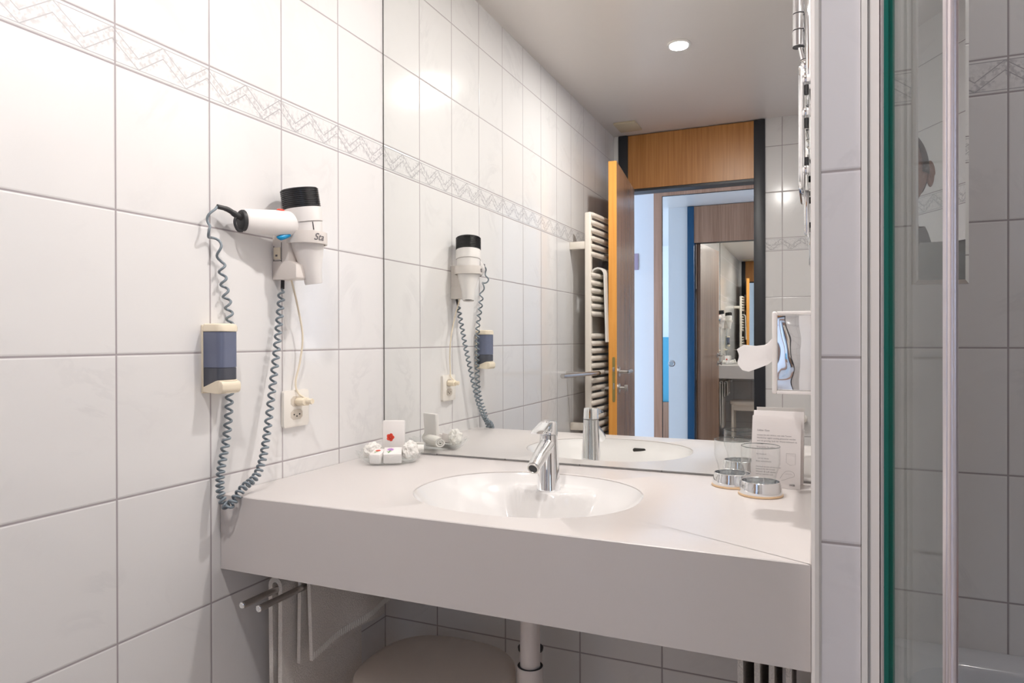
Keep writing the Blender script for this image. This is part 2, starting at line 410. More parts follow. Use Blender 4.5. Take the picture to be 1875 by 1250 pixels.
for sgn, y0 in ((-1, 0.0), (1, 0.040)):
    mb = MB()
    mb.lathe([(0.024, 0), (0.024, 0.006), (0.010, 0.008), (0.009, 0.045)], (Ld-0.055, y0, 1.008), (0, sgn, 0), 24)
    mb.tube(cr([(Ld-0.055, y0+sgn*0.042, 1.008), (Ld-0.075, y0+sgn*0.048, 1.008), (Ld-0.17, y0+sgn*0.048, 1.008)], 5), 0.009, 12)
    mb.xf(DM).build('door_handle', 'steel', leaf)
    mb = MB().lathe([(0.024, 0), (0.024, 0.006), (0.009, 0.008), (0.009, 0.03)], (Ld-0.055, y0, 0.928), (0, sgn, 0), 24)
    mb.box((Ld-0.060, y0+sgn*0.028, 0.912), (Ld-0.050, y0+sgn*0.045, 0.944), 0.002)
    mb.xf(DM).build('thumb_turn', 'steel', leaf)
mb = MB()
for z in (0.25, 1.0, 1.8): mb.tube([(0.0, 0.046, z-0.04), (0.0, 0.046, z+0.04)], 0.007, 12)
mb.xf(DM).build('hinge', 'steel', leaf)

# ---- hall: wardrobe with a mirrored sliding door
wd = thing('wardrobe', (0.45, -3.62, 0), 'beech wardrobe across the hall with a tall mirror door, seen through the doorway', 'wardrobe')
MB().box((-0.03, -3.655, 0), (1.15, -3.603, 2.345)).build('carcass', 'frame', wd)
mb = MB()
mb.box((-0.03, -3.603, 0.0), (0.031, -3.585, 2.345), 0.001); mb.box((1.06, -3.603, 0), (1.15, -3.585, 2.345), 0.001)
mb.box((0.031, -3.603, 2.235), (1.06, -3.585, 2.345)); mb.box((0.031, -3.603, 0.0), (1.06, -3.585, 0.09))
df = mb.build('door_frame', 'frame', wd)
MB().box((0.034, -3.6025, 0.09), (1.06, -3.598, 2.232)).build('mirror_pane', 'mirror', df)
mb = MB().box((0.031, -3.600, 0.09), (0.034, -3.590, 2.235)).box((0.031, -3.600, 2.232), (1.06, -3.590, 2.235))
mb.build('seal', 'black', df)
MB().lathe([(0.026, 0), (0.026, 0.005), (0.018, 0.006), (0.016, 0.003), (0.001, 0.003)], (0.100, -3.598, 0.987), (0, 1, 0), 30).build('pull_knob', 'steel', df, plabel='round recessed metal finger pull')
ls = MB().box((-0.215, -3.66, 1.70), (-0.163, -3.652, 1.825), 0.002).build('wall_switch', simple('mauve_switch', (0.42, 0.33, 0.42), 0.5), None, label='small mauve switch plate on the hall wall beside the open door', cat='switch')
# bedroom beyond the hall: cyan headboard on a wooden base
bd = thing('bed', (-1.3, -0.7, 0), 'wooden bed with a cyan headboard in the bright room past the hall', 'bed')
MB().box((-1.7, -0.76, 0.44), (-0.46, -0.70, 1.19), 0.01).build('headboard', 'cyan', bd)
MB().box((-1.7, -0.80, 0.0), (-0.46, -0.69, 0.44), 0.005).build('base', 'frame', bd)
MB().box((-1.68, -0.68, 0.30), (-0.5, 0.08, 0.52), 0.04).build('mattress', 'white', bd)

# ================================================================== BATHROOM FITTINGS
# ---- wall mirror
wm = MB().box((0.0042, 0.0, 0.8672), (1.085, 0.0055, 2.352)).build('wall_mirror', 'mirror', None, False,
   label='large frameless mirror covering the wall above the washbasin counter', cat='mirror')
MB().box((0.0012, 0.0004, 0.8672), (0.0042, 0.0060, 2.352)).build('edge_strip', simple('mirror_edge_seal', (0.12, 0.12, 0.11), 0.5), wm, False)

# ---- washstand counter with inset basin
cs = thing('washbasin_counter', (0.54, -0.28, 0.7139), 'light grey solid counter with a white oval basin set between the tiled walls', 'washbasin')
CX, CY, CA, CB = 0.5525, -0.300, 0.232, 0.203
X0, X1, Y0, Y1, ZT, ZB = 0.0015, 1.0852, -0.571, 0.0103, 0.8617, 0.7139
angs = [2*PI*k/120 for k in range(120)] + [math.atan2(y-CY, x-CX) % (2*PI) for x in (X0, X1) for y in (Y0, Y1)]
angs = sorted(set(round(a, 6) for a in angs))
def rectpt(a):
    c, s_ = math.cos(a), math.sin(a); t = 1e9
    if c > 1e-9: t = min(t, (X1-CX)/c)
    if c < -1e-9: t = min(t, (X0-CX)/c)
    if s_ > 1e-9: t = min(t, (Y1-CY)/s_)
    if s_ < -1e-9: t = min(t, (Y0-CY)/s_)
    return CX+c*t, CY+s_*t
def ellpt(a, k=1.0):
    c, s_ = math.cos(a), math.sin(a); r = 1/(((abs(c)/CA)**2.2 + (abs(s_)/CB)**2.2)**(1/2.2))
    return CX+c*r*k, CY+s_*r*k
mb = MB(); rows = []
rp = [rectpt(a) for a in angs]; ep = [ellpt(a) for a in angs]; ep2 = [ellpt(a, 1.012) for a in angs]
rows.append([(x, y, ZB) for x, y in rp])
rows.append([(x, y, ZT-0.0015) for x, y in rp])
rows.append([(x+(0.0015 if x < CX else -0.0015)*(x in (X0, X1)), y+(0.0015 if y < CY else 0)*(y in (Y0,)), ZT) for x, y in rp])
rows.append([(x, y, ZT) for x, y in ep2]); rows.append([(x, y, ZT-0.0015) for x, y in ep]); rows.append([(x, y, ZT-0.006) for x, y in ep])
mb.grid(rows, closed_u=True)
mb.build('countertop', 'counter', cs, True, 30)
def sm(a, b, t): t = max(0, min(1, (t-a)/(b-a))); return t*t*(3-2*t)
mb = MB(); rows = []; NR = 34
for i in range(NR+1):
    rho = 1 - (i/NR)**0.85 if i < NR else 0.0
    row = []
    for a in [2*PI*k/144 for k in range(144)]:
        x, y = ellpt(a, max(rho, 0.004))
        dep = 0.0035 + 0.020*sm(1.0, 0.93, rho) + 0.105*sm(0.97, 0.45, rho)**0.8 + 0.01*sm(0.5, 0, rho)
        e = math.hypot((x-0.5456)/0.098, (y+0.128)/0.078)
        wl = 1 - sm(0.88, 1.12, e)
        ledge = 0.0035 + 0.022*sm(1.0, 0.93, rho)
        dep = dep*(1-wl) + min(dep, ledge)*wl
        row.append((x, y, ZT - dep))
    rows.append(row)
mb.grid(rows, closed_u=True)
bs = mb.build('basin', 'basin', cs, True, 80)
MB().lathe([(0.021, 0), (0.021, 0.003), (0.017, 0.004), (0.015, 0.0015), (0.001, 0.0015)], (CX, CY, ZT-0.1385), (0, 0, 1), 30).build('drain', 'chrome', bs)
def basinwall(x, dy=0): 
    return CY - CB*(1-((abs(x-CX)/CA)**2.2))**(1/2.2)
mb = MB().prism(rrect(0.578, 0.8265, 0.617, 0.8375, 0.005), CY - 0.905*(CY-basinwall(0.5975)) - 0.004, CY - 0.905*(CY-basinwall(0.5975)) + 0.0015, 'y')
mb.build('overflow_slot', simple('overflow_shadow', (0.03, 0.028, 0.025), 0.7), bs, plabel='dark overflow slot')

# ---- faucet
FX, FY, FZ = 0.5456, -0.158, 0.8362
fc = thing('faucet', (FX, FY, FZ), 'chrome single-lever basin tap with angled spout on the basin ledge', 'tap')
MB().lathe([(0.0268, 0), (0.0268, 0.002), (0.0262, 0.004), (0.0205, 0.100), (0.0200, 0.122)], (FX, FY, FZ), (0, 0, 1), 48).build('body', 'chrome', fc)
MB().lathe([(0.0195, 0.1235), (0.0208, 0.124), (0.0208, 0.126), (0.0200, 0.1275), (0.0192, 0.150), (0.0175, 0.1525), (0.001, 0.1525)], (FX, FY, FZ), (0, 0, 1), 48).build('cartridge_cap', 'chrome', fc)
sp = cr([(FX, FY+0.006, FZ+0.106), (FX, FY-0.020, FZ+0.096), (FX, FY-0.056, FZ+0.080), (FX, FY-0.090, FZ+0.063)], 6)
spo = MB().tube(sp, [0.0185 - 0.0045*k/18 for k in range(19)], 24).build('spout', 'chrome', fc)
dn = (sp[-1]-sp[-2]).normalized()
MB().lathe([(0.0125, 0), (0.0125, 0.004), (0.010, 0.0042), (0.009, 0.002), (0.001, 0.002)], sp[-1], dn, 24).build('aerator', 'steel', spo)
MB().lathe([(0.0098, 0.0023), (0.0098, 0.0027), (0.001, 0.0027)], sp[-1], dn, 24).build('dark_outlet', 'rub', spo)  # black disc stands in for the shade inside the spout opening
mb = MB().prism([(FY+0.012, FZ+0.1445), (FY+0.012, FZ+0.1535), (FY-0.020, FZ+0.151), (FY-0.060, FZ+0.139), (FY-0.072, FZ+0.134), (FY-0.072, FZ+0.131), (FY-0.030, FZ+0.137), (FY-0.019, FZ+0.128)], FX-0.0145, FX+0.0145, 'x', 0.0015)
mb.build('lever', 'chrome', fc)
MB().box((FX-0.004, FY-0.0205, FZ+0.128), (FX+0.004, FY-0.0195, FZ+0.134)).build('indicator', 'black', fc)

# ---- coiled cord
def coil(path, turns, R, r, n=7, taper=True, per=12):
    P = cr(path, 14); seg = [0]
    for i in range(1, len(P)): seg.append(seg[-1] + (P[i]-P[i-1]).length)
    def at(s_):
        s_ = max(0, min(seg[-1], s_))
        for i in range(1, len(P)):
            if seg[i] >= s_: return P[i-1].lerp(P[i], (s_-seg[i-1])/max(1e-9, seg[i]-seg[i-1]))
        return P[-1]
    N_ = int(turns*per); out = []; nrm = Vector((0, 1, 0))
    for k in range(N_+1):
        f = k/N_; s_ = f*seg[-1]; p = at(s_); t = (at(s_+0.004)-at(s_-0.004)).normalized()
        nrm = (nrm - t*nrm.dot(t)).normalized(); bn = t.cross(nrm)
        Rr = R*min(1, f*turns/1.2, (1-f)*turns/1.2) if taper else R
        a = 2*PI*f*turns
        out.append(p + (nrm*math.cos(a) + bn*math.sin(a))*Rr)
    return MB().tube(out, r, n)

# ---- hair dryer in its wall holder
hd = thing('hair_dryer', (0.062, -0.395, 1.29), 'white hair dryer with black ribbed intake hanging in a wall holder', 'hair dryer')
A0 = Vector((0.071, -0.372, 1.294)); A1 = Vector((0.056, -0.402, 1.499)); AX = (A1-A0).normalized(); AL = (A1-A0).length
MB().lathe([(0.0150, 0.004), (0.0180, 0), (0.0192, 0.003), (0.0215, 0.03), (0.0290, 0.06), (0.0345, 0.082), (0.0370, 0.100), (0.0378, 0.134)], A0, AX, 48, False).build('nozzle', 'plastic', hd)
MB().lathe([(0.0378, 0.1345), (0.0400, 0.1355), (0.0405, 0.150), (0.0400, 0.166), (0.036, 0.1665)], A0, AX, 48).build('body', 'plastic', hd)
pr = [(0.038, 0.1665)]
for k in range(10):
    z = 0.1675 + k*0.0040
    pr += [(0.0380, z), (0.0408, z+0.0006), (0.0408, z+0.0022), (0.0380, z+0.0028)]
pr += [(0.0385, 0.2078), (0.030, 0.209), (0.001, 0.209)]
MB().lathe(pr, A0, AX, 48).build('intake_grille', 'black', hd, plabel='black ribbed intake')
MB().lathe([(0.015, 0.0045), (0.001, 0.0045)], A0, AX, 24, False).build('outlet_grille', 'black', hd)
H0 = Vector((0.060, -0.405, 1.422)); H1 = Vector((0.031, -0.536, 1.412)); HV = (H1-H0).normalized()
hs = MB(); q = Vector((0, 0, 1)).rotation_difference(HV)
L = (H1-H0).length; rows = []
for f, r in ((0.0, 0.025), (0.25, 0.0255), (0.5, 0.0250), (0.8, 0.0235), (0.97, 0.0228), (1.0, 0.0208)):
    side = HV.cross(Vector((0, 0, 1))).normalized(); up = side.cross(HV).normalized(); c = H0.lerp(H1, f)
    rows.append([c + side*math.cos(2*PI*k/32)*r*0.80 + up*math.sin(2*PI*k/32)*r*1.06 for k in range(32)])
vs = hs.grid(rows, closed_u=True); hs.bm.faces.new(vs[-1]); hs.bm.faces.new(vs[0])
hdl = hs.build('handle', 'plastic', hd, True, 50)
side = HV.cross(Vector((0, 0, 1))).normalized(); up = side.cross(HV).normalized()
def hp(f, s_, u_): return H0.lerp(H1, f) + side*s_ + up*u_
mb = MB(); rows = []
for f, r in ((1.0, 0.0160), (1.0, 0.0202), (1.03, 0.0206), (1.055, 0.0190), (1.06, 0.014)):
    c = H0.lerp(H1, f); rows.append([c + side*math.cos(2*PI*k/32)*r*0.80 + up*math.sin(2*PI*k/32)*r*1.06 for k in range(32)])
vs = mb.grid(rows, closed_u=True); mb.bm.faces.new(vs[-1])
ring = [hp(1.045, 0.0, 0.006), hp(1.11, 0, 0.008), hp(1.15, 0.0, 0.000), hp(1.15, 0, -0.010), hp(1.11, 0, -0.020), hp(1.04, 0, -0.021)]
mb.tube(cr(ring, 6), 0.0030, 10)
mb.tube(cr([hp(1.0, 0.0, 0.004), hp(1.12, 0.0, 0.010), hp(1.26, 0.0, 0.020), hp(1.42, 0.0, 0.024)], 6), [0.0072]*4 + [0.0062]*5 + [0.0052]*5 + [0.0046]*5, 14)
mb.build('cord_cap', 'rub', hdl, plabel='black rubber end cap with cord sleeve')
MB().tube([hp(-0.02+0.35, 0.002, -0.012), hp(0.30, 0.010, -0.016)], 0.0001, 4).bm.free()
def bump_on(f, s_, u_, sc, name, mat):
    c = hp(f, s_, u_); return MB().ball(c, 0.01, sc, 2).build(name, mat, hdl)
bump_on(0.34, 0.0, 0.0268, (0.7, 1.1, 0.35), 'red_button', 'red')
sw = cr([hp(0.24, -0.004, -0.0235), hp(0.31, -0.004, -0.0275), hp(0.40, -0.004, -0.0310), hp(0.47, -0.004, -0.0300)], 5)
MB().tube(sw, [0.0060]*5 + [0.0060]*6 + [0.0048, 0.004, 0.003, 0.002, 0.001], 10).build('blue_trigger', 'blue', hdl)
sd = Vector((0.55, -0.83, 0)).normalized()
c = A0 + AX*0.124 + Vector((0.92, -0.38, 0)).normalized()*0.0375
MB().tube([c - AX*0.008, c + AX*0.009], 0.0012, 6).build('body_slot', 'black', hd)
# holder
ho = thing('hair_dryer_holder', (0.0, -0.40, 1.30), 'white plastic holder ring and wall box carrying the hair dryer', 'holder')
RC = A0 + AX*0.101
mb = MB(); rows = []
for r, h in ((0.0405, -0.014), (0.0440, -0.014), (0.0445, -0.012), (0.0440, 0.012), (0.0405, 0.012)):
    rows.append([RC + Vector((math.cos(2*PI*k/48)*r, math.sin(2*PI*k/48)*r, h)) for k in range(48)])
mb.grid(rows + [rows[0]], closed_u=True)
mb.build('ring', 'beige', ho)
mb = MB()
mb.prism([(0.0005, 1.302), (0.064, 1.302), (0.066, 1.306), (0.066, 1.333), (0.046, 1.342), (0.0005, 1.342)], -0.4235, -0.382, 'y', 0.0012)
mb.prism([(0.0005, 1.3405), (0.045, 1.3405), (0.045, 1.384), (0.038, 1.400), (0.016, 1.410), (0.0005, 1.410)], -0.4235, -0.384, 'y', 0.0012)
wb = mb.build('wall_box', 'beige', ho)
MB().box((0.006, -0.4262, 1.346), (0.024, -0.4235, 1.372), 0.001).build('rocker_switch', 'cream', wb)
MB().box((0.026, -0.4246, 1.340), (0.0268, -0.4238, 1.383)).box((0.0035, -0.4246, 1.3425), (0.0268, -0.4238, 1.3435)).box((0.0046, -0.4246, 1.3425), (0.0054, -0.4238, 1.3755)).build('switch_gap', 'black', wb)
MB().box((0.012, -0.4272, 1.352), (0.017, -0.4262, 1.356)).build('switch_mark', 'ink', wb)

def text_mesh(txt, size, mat4, name, mat, parent, extrude=0.0, shear=0.0, align='LEFT', offset=0.0):
    cu = bpy.data.curves.new('txt', 'FONT'); cu.body = txt; cu.size = size; cu.extrude = extrude; cu.shear = shear; cu.align_x = align; cu.offset = offset
    o = bpy.data.objects.new('txt', cu); COL.objects.link(o)
    dg = bpy.context.evaluated_depsgraph_get(); me = bpy.data.meshes.new_from_object(o.evaluated_get(dg)); bpy.data.objects.remove(o)
    me.transform(mat4); return me
def finish_mesh(me, name, mat, parent, plabel=None):
    me.materials.clear(); me.materials.append(M[mat]); o = bpy.data.objects.new(name, me); COL.objects.link(o)
    o.parent = parent; o.matrix_parent_inverse = world(parent).inverted()
    if plabel: o['label'] = plabel
    return o
# lettering wrapped round the ring
me = text_mesh('Sta', 0.021, Matrix.Identity(4), 'x', 'ink', None, shear=0.35, offset=0.0002)
bmt = bmesh.new(); bmt.from_mesh(me)
bmesh.ops.subdivide_edges(bmt, edges=bmt.edges[:], cuts=2)
inner = bmesh.new()
for v in bmt.verts:
    a = math.radians(-31) + v.co.x/0.0445; h = v.co.y - 0.0075
    v.co = RC + Vector((math.cos(a)*0.0450, math.sin(a)*0.0450, h))
bmt.to_mesh(me); bmt.free(); inner.free()
finish_mesh(me, 'lettering', 'ink', ho, 'dark italic lettering on the ring')

# the coiled cord: from the handle end, down beside the soap dispenser, below the counter edge, up to the holder
t_end = hp(1.42, 0.0, 0.024)
path = [t_end, t_end + Vector((0.000, -0.014, -0.016)), (0.018, -0.618, 1.385), (0.016, -0.588, 1.355), (0.014, -0.572, 1.28), (0.0125, -0.557, 1.22), (0.0105, -0.5535, 1.14), (0.0105, -0.556, 1.05),
        (0.013, -0.566, 0.975), (0.022, -0.590, 0.910), (0.030, -0.597, 0.868), (0.042, -0.594, 0.846), (0.052, -0.588, 0.856), (0.056, -0.566, 0.878),
        (0.055, -0.533, 0.893), (0.052, -0.511, 0.920), (0.0435, -0.489, 0.968), (0.034, -0.463, 1.057), (0.026, -0.441, 1.137), (0.021, -0.4274, 1.1965), (0.0145, -0.411, 1.272), (0.0145, -0.408, 1.284)]
# one helix whose pitch tightens at the bottom of the loop
P = cr(path, 14); seg = [0]
for i in range(1, len(P)): seg.append(seg[-1] + (P[i]-P[i-1]).length)
pts = []; a = 0.0; nrm = Vector((0, 1, 0)); s_ = 0.0; Ltot = seg[-1]; idx = 1
while s_ < Ltot:
    while seg[idx] < s_: idx += 1
    p = P[idx-1].lerp(P[idx], (s_-seg[idx-1])/max(1e-9, seg[idx]-seg[idx-1])); t = (P[idx]-P[idx-1]).normalized()
    nrm = (nrm - t*nrm.dot(t)).normalized(); bn = t.cross(nrm)
    pitch = 0.0185
    if s_ < 0.13: pitch = 0.045
    elif p.z < 0.90: pitch = 0.0105
    elif p.z < 1.00: pitch = 0.0105 + (p.z-0.90)/0.10*0.0070
    pitch = min(pitch, 0.045) if s_ < 0.13 else min(0.030, pitch if p.z < 1.1 or s_ > Ltot*0.5 else 0.0185 + (p.z-1.1)/0.3*0.010)
    R = 0.0064 * min(1, s_/0.05, (Ltot-s_)/0.012)
    pts.append(p + (nrm*math.cos(a) + bn*math.sin(a))*R)
    ds = pitch/12; a += 2*PI/12; s_ += ds
MB().tube(pts, 0.0026, 8).build('coiled_cord', 'grey', hd, True, 80, plabel='grey coiled cord')
MB().tube([(0.0145, -0.408, 1.283), (0.0115, -0.404, 1.302)], 0.0042, 12).build('cord_sleeve', 'rub', ho, plabel='black cord sleeve under the wall box')

# ---- power outlet with plug and cream lead
ou = thing('power_outlet', (0.0, -0.357, 1.015), 'white double wall socket with a plug in its upper outlet', 'socket')
mb = MB().prism(rrect(-0.3985, 0.9735, -0.3165, 1.0565, 0.006), 0.0003, 0.009, 'x', 0.0012)
pl = mb.build('faceplate', 'cream' if False else simple('socket_ivory', (0.80, 0.76, 0.70), 0.3), ou)
mb = MB()
for z in (1.031, 1.001):
    out = [(-0.3575+dy*0.019, z+dz*0.0115) for dy, dz in ((-1, -0.5), (-0.6, -1), (0.6, -1), (1, -0.5), (1, 0.5), (0.6, 1), (-0.6, 1), (-1, 0.5))]
    mb.prism(out, 0.0091, 0.0096, 'x')
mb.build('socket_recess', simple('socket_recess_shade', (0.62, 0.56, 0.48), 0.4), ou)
mb = MB()
for dy, dz in ((-0.009, 0), (0.009, 0), (0, -0.004)): mb.lathe([(0.0019, 0), (0.0019, 0.0004)], (0.0096, -0.3575+dy, 1.001+dz), (1, 0, 0), 10)
mb.build('contact_hole', 'black', ou)
pg = thing('plug', (0.01, -0.352, 1.030), 'cream power plug pushed into the upper half of the wall socket', 'plug')
MB().prism([(-0.366, 1.026), (-0.359, 1.021), (-0.345, 1.021), (-0.338, 1.026), (-0.338, 1.034), (-0.345, 1.039), (-0.359, 1.039), (-0.366, 1.034)], 0.0098, 0.034, 'x', 0.002).build('plug_body', 'cream', pg)
MB().tube([(0.030, -0.352, 1.031), (0.045, -0.350, 1.031)], [0.007, 0.0052], 14).tube([(0.044, -0.350, 1.031), (0.048, -0.350, 1.031)], [0.0068, 0.006], 14).build('grip', 'cream', pg)
MB().tube(cr([(0.028, -0.395, 1.303), (0.024, -0.372, 1.25), (0.020, -0.350, 1.18), (0.014, -0.352, 1.12), (0.010, -0.362, 1.075), (0.016, -0.358, 1.048), (0.046, -0.350, 1.031)], 10), 0.0022, 8).build('power_lead', 'cream', pg, plabel='thin cream lead running up to the hair dryer holder')

# ---- soap dispenser
sd_ = thing('soap_dispenser', (0.0, -0.587, 1.065), 'cream wall soap dispenser with a smoked window left of the counter', 'soap dispenser')
ya, yb, dx = -0.616, -0.5645, 0.0500
def dout(ins, zf=None, back=0.0008, d=0.0):
    """plan outline: square at the wall, generously rounded at the front"""
    r = 0.015; pts = [(back, ya+ins), (dx-ins-r+d, ya+ins)]
    for k in range(1, 9): a = -PI/2 + PI/2*k/8; pts.append((dx-ins-r+d + r*math.cos(a), ya+ins+r + r*math.sin(a)))
    for k in range(0, 9): a = PI/2*k/8; pts.append((dx-ins-r+d + r*math.cos(a), yb-ins-r + r*math.sin(a)))
    pts.append((back, yb-ins)); return pts
def slab(zlo, zhi, ins, name, mat, back=0.0008, rnd=0.0, lo=None, hi=None):
    rows = []
    L_ = lambda p: lo(*p) if lo else zlo
    H_ = lambda p: hi(*p) if hi else zhi
    rows.append([(x, y, L_((x, y))) for x, y in dout(ins+0.0006, back=back)])
    rows.append([(x, y, L_((x, y))+0.0006) for x, y in dout(ins, back=back)])
    rows.append([(x, y, H_((x, y))-0.0006-rnd) for x, y in dout(ins, back=back)])
    if rnd: rows.append([(x, y, H_((x, y))-rnd*0.35) for x, y in dout(ins+rnd*0.25, back=back)])
    rows.append([(x, y, H_((x, y))) for x, y in dout(ins+0.0006+rnd*0.7, back=back)])
    m_ = MB(); vs = m_.grid(rows, closed_u=True); m_.bm.faces.new(vs[0]); m_.bm.faces.new(vs[-1])
    return m_.build(name, mat, sd_, True, 32)
MB().box((0.0005, ya-0.0008, 1.067), (0.0045, yb+0.0008, 1.200), 0.001).build('back_plate', 'cream', sd_)
slab(1.187, 1.2025, 0.0, 'cap', 'cream', 0.0046, 0.006)
slab(1.117, 1.1866, 0.0012, 'window', 'smoke', 0.0046)
chin_top = lambda x, y: 1.079 + 0.014*sm(0.005, 0.045, x)
slab(0, 1.1166, 0.0014, 'soap_level', 'smoke2', 0.0046, 0.0, lo=lambda x, y: chin_top(x, y)+0.0005)
slab(0, 0, 0.0, 'chin', 'cream', 0.0046, 0.0, lo=lambda x, y: 1.0700 - 0.003*sm(0.0, 0.04, x), hi=chin_top)
MB().prism([(0.0360, 1.0770), (0.0380, 1.0700), (0.0430, 1.0665), (0.0500, 1.0680), (0.0535, 1.0740), (0.0535, 1.0850), (0.0500, 1.0905), (0.0430, 1.0920), (0.0380, 1.0880)], ya+0.002, yb-0.002, 'y', 0.003).build('push_button', 'cream', sd_)

# ---- glass dish with toiletries
DX, DY = 0.1035, -0.124
dh = thing('glass_dish', (DX, DY, ZT), 'clear scalloped glass dish holding toiletries in the corner of the counter', 'dish')
mb = MB(); rows = []
for r, h, fl in ((0.002, 0.0015, 0), (0.045, 0.0015, 0), (0.060, 0.004, 0), (0.072, 0.014, 0.02), (0.079, 0.025, 0.05), (0.083, 0.0255, 0.05), (0.076, 0.012, 0.02), (0.063, 0.001, 0), (0.045, 0.0, 0), (0.002, 0.0, 0)):
    rows.append([(DX + r*(1+fl*math.cos(16*a))*math.cos(a), DY + r*(1+fl*math.cos(16*a))*math.sin(a), ZT + h + fl*0.06*math.cos(16*a)) for a in [2*PI*k/128 for k in range(128)]])
mb.grid(rows, closed_u=True); mb.build('bowl', 'dish', dh, True, 60)
def flower(name, parent, origin, ux, uy, size, colour, petals=6, stem=True):
    ux = Vector(ux).normalized(); uy = Vector(uy).normalized(); o0 = Vector(origin); nz = ux.cross(uy).normalized()
    if nz.dot(Vector((0.4, -1, 0.3))) < 0: nz = -nz
    mb = MB()
    for k in range(petals):
        a = 2*PI*k/petals; c = o0 + (ux*math.cos(a) + uy*math.sin(a))*size*0.55 + nz*0.0002
        ring_ = []
        for j in range(10):
            b_ = 2*PI*j/10; d = (ux*math.cos(a) + uy*math.sin(a))*math.cos(b_)*size*0.5 + (-ux*math.sin(a) + uy*math.cos(a))*math.sin(b_)*size*(2.4/petals)
            ring_.append(c + d)
        mb.face(ring_)
    mb.build(name, colour, parent, False)
    if stem:
        mb = MB(); p0 = o0 - uy*size*0.6 + nz*0.0003; p1 = o0 - uy*size*2.6 + ux*(-size*0.5) + nz*0.0003
        w_ = ux*size*0.14; mb.face([p0-w_, p0+w_, p1+w_, p1-w_])
        pm = p0.lerp(p1, 0.6)
        mb.face([pm, pm + ux*size*0.9 + uy*size*0.9, pm + ux*size*0.5 + uy*size*0.2]); mb.face([pm, pm - ux*size*0.8 + uy*size*0.8, pm - ux*size*0.5 + uy*size*0.1])
        mb.build('stem_print', 'fgreen', parent, False)
def obb(lo, hi, loc, rz=0.0, rx=0.0, ry=0.0, bev=0.002):
    T = Matrix.Translation(loc) @ Matrix.Rotation(rz, 4, 'Z') @ Matrix.Rotation(rx, 4, 'X') @ Matrix.Rotation(ry, 4, 'Y')
    return MB().box(lo, hi, bev).xf(T), T
# upright sachet with the poppy
mb, T = obb((-0.0285, -0.006, 0), (0.0285, 0.006, 0.095), (0.098, -0.098, ZT+0.006), math.radians(22), math.radians(-4), 0, 0.003)
s1 = mb.build('toiletry_sachet', 'towelw' if False else 'plastic', None, label='upright white sachet with a red poppy standing in the glass dish', cat='toiletry')
flower('poppy_print', s1, T @ Vector((-0.008, -0.0064, 0.052)), T.to_3x3() @ Vector((1, 0, 0)), T.to_3x3() @ Vector((0, 0, 1)), 0.010, 'ftulip', 5, False)
# small box with the tulip
mb, T = obb((-0.015, -0.024, 0), (0.015, 0.024, 0.026), (0.097, -0.165, ZT+0.007), math.radians(14), math.radians(10), 0, 0.005)
s2 = mb.build('soap_box', 'plastic', None, label='small white box with a red tulip at the front of the glass dish', cat='toiletry')
flower('tulip_print', s2, T @ Vector((0.0, 0.004, 0.0262)), T.to_3x3() @ Vector((1, 0, 0)), T.to_3x3() @ Vector((0, 1, 0)), 0.0065, 'ftulip', 4)
# purple flower box
mb, T = obb((-0.022, -0.015, 0), (0.022, 0.030, 0.024), (0.133, -0.155, ZT+0.009), math.radians(30), math.radians(14), 0, 0.0015)
s3 = mb.build('shower_cap_box', 'plastic', None, label='white carton with a purple flower in the middle of the glass dish', cat='toiletry')
flower('violet_print', s3, T @ Vector((-0.006, 0.014, 0.0242)), T.to_3x3() @ Vector((1, 0, 0)), T.to_3x3() @ Vector((0, 1, 0)), 0.0085, 'fpurple', 9)
# crumpled cotton bag and the rolled face cloth
def lump(c, r, sc, seed, amp=0.18, fr=60.0):
    from mathutils import noise as nz
    t = bmesh.new(); bmesh.ops.create_icosphere(t, subdivisions=5, radius=1)
    for v in t.verts:
        k = 1 + amp*nz.noise(v.co*2.2 + Vector((seed, 0, 0))) + amp*0.4*nz.noise(v.co*6 + Vector((seed, 3, 0)))
        v.co = Vector((v.co.x*sc[0]*k*r, v.co.y*sc[1]*k*r, max(-sc[2]*0.75, v.co.z*sc[2]*k)*r)) + Vector(c)
    m_ = MB(); m_.merge(t); return m_
lump((0.066, -0.145, ZT+0.026), 0.022, (1.0, 1.1, 0.95), 2.0, 0.3).build('cotton_bag', 'towelw', None, label='crumpled white cotton pad bag at the left of the glass dish', cat='toiletry')
lump((0.160, -0.118, ZT+0.030), 0.021, (0.80, 1.15, 1.15), 5.0, 0.25).build('wrapped_soap', 'towelw', None, label='white paper-wrapped soap at the right edge of the glass dish', cat='toiletry')
sp_ = []
for k in range(90):
    a = k*0.16; r = 0.004 + 0.0011*a
    sp_.append((r*math.cos(a), r*math.sin(a)*0.8))
outer = [(x*1.0, y*1.0) for x, y in sp_]; inn = []
for i, (x, y) in enumerate(sp_):
    a = i*0.16; r = 0.004 + 0.0011*a - 0.0052; inn.append((r*math.cos(a), r*math.sin(a)*0.8))
mb = MB(); rows = []
for j in range(13):
    u = -0.040 + 0.080*j/12; pinch = 1 - 0.10*(abs(u)/0.040)**4
    rows.append([(u, x*pinch, y*pinch) for x, y in outer] + [(u, x*pinch, y*pinch) for x, y in inn[::-1]])
vs = mb.grid(rows, closed_u=True)
for row in (vs[0], vs[-1]):
    n_ = len(outer)
    for i in range(n_-1): mb.bm.faces.new((row[i], row[i+1], row[2*n_-2-i], row[2*n_-1-i]))
mb.xf(Matrix.Translation((0.122, -0.068, ZT+0.027)) @ Matrix.Rotation(math.radians(35), 4, 'Z'))
mb.build('rolled_face_cloth', 'towelw', None, label='rolled white face cloth lying at the back of the glass dish, nearest the mirror', cat='towel')

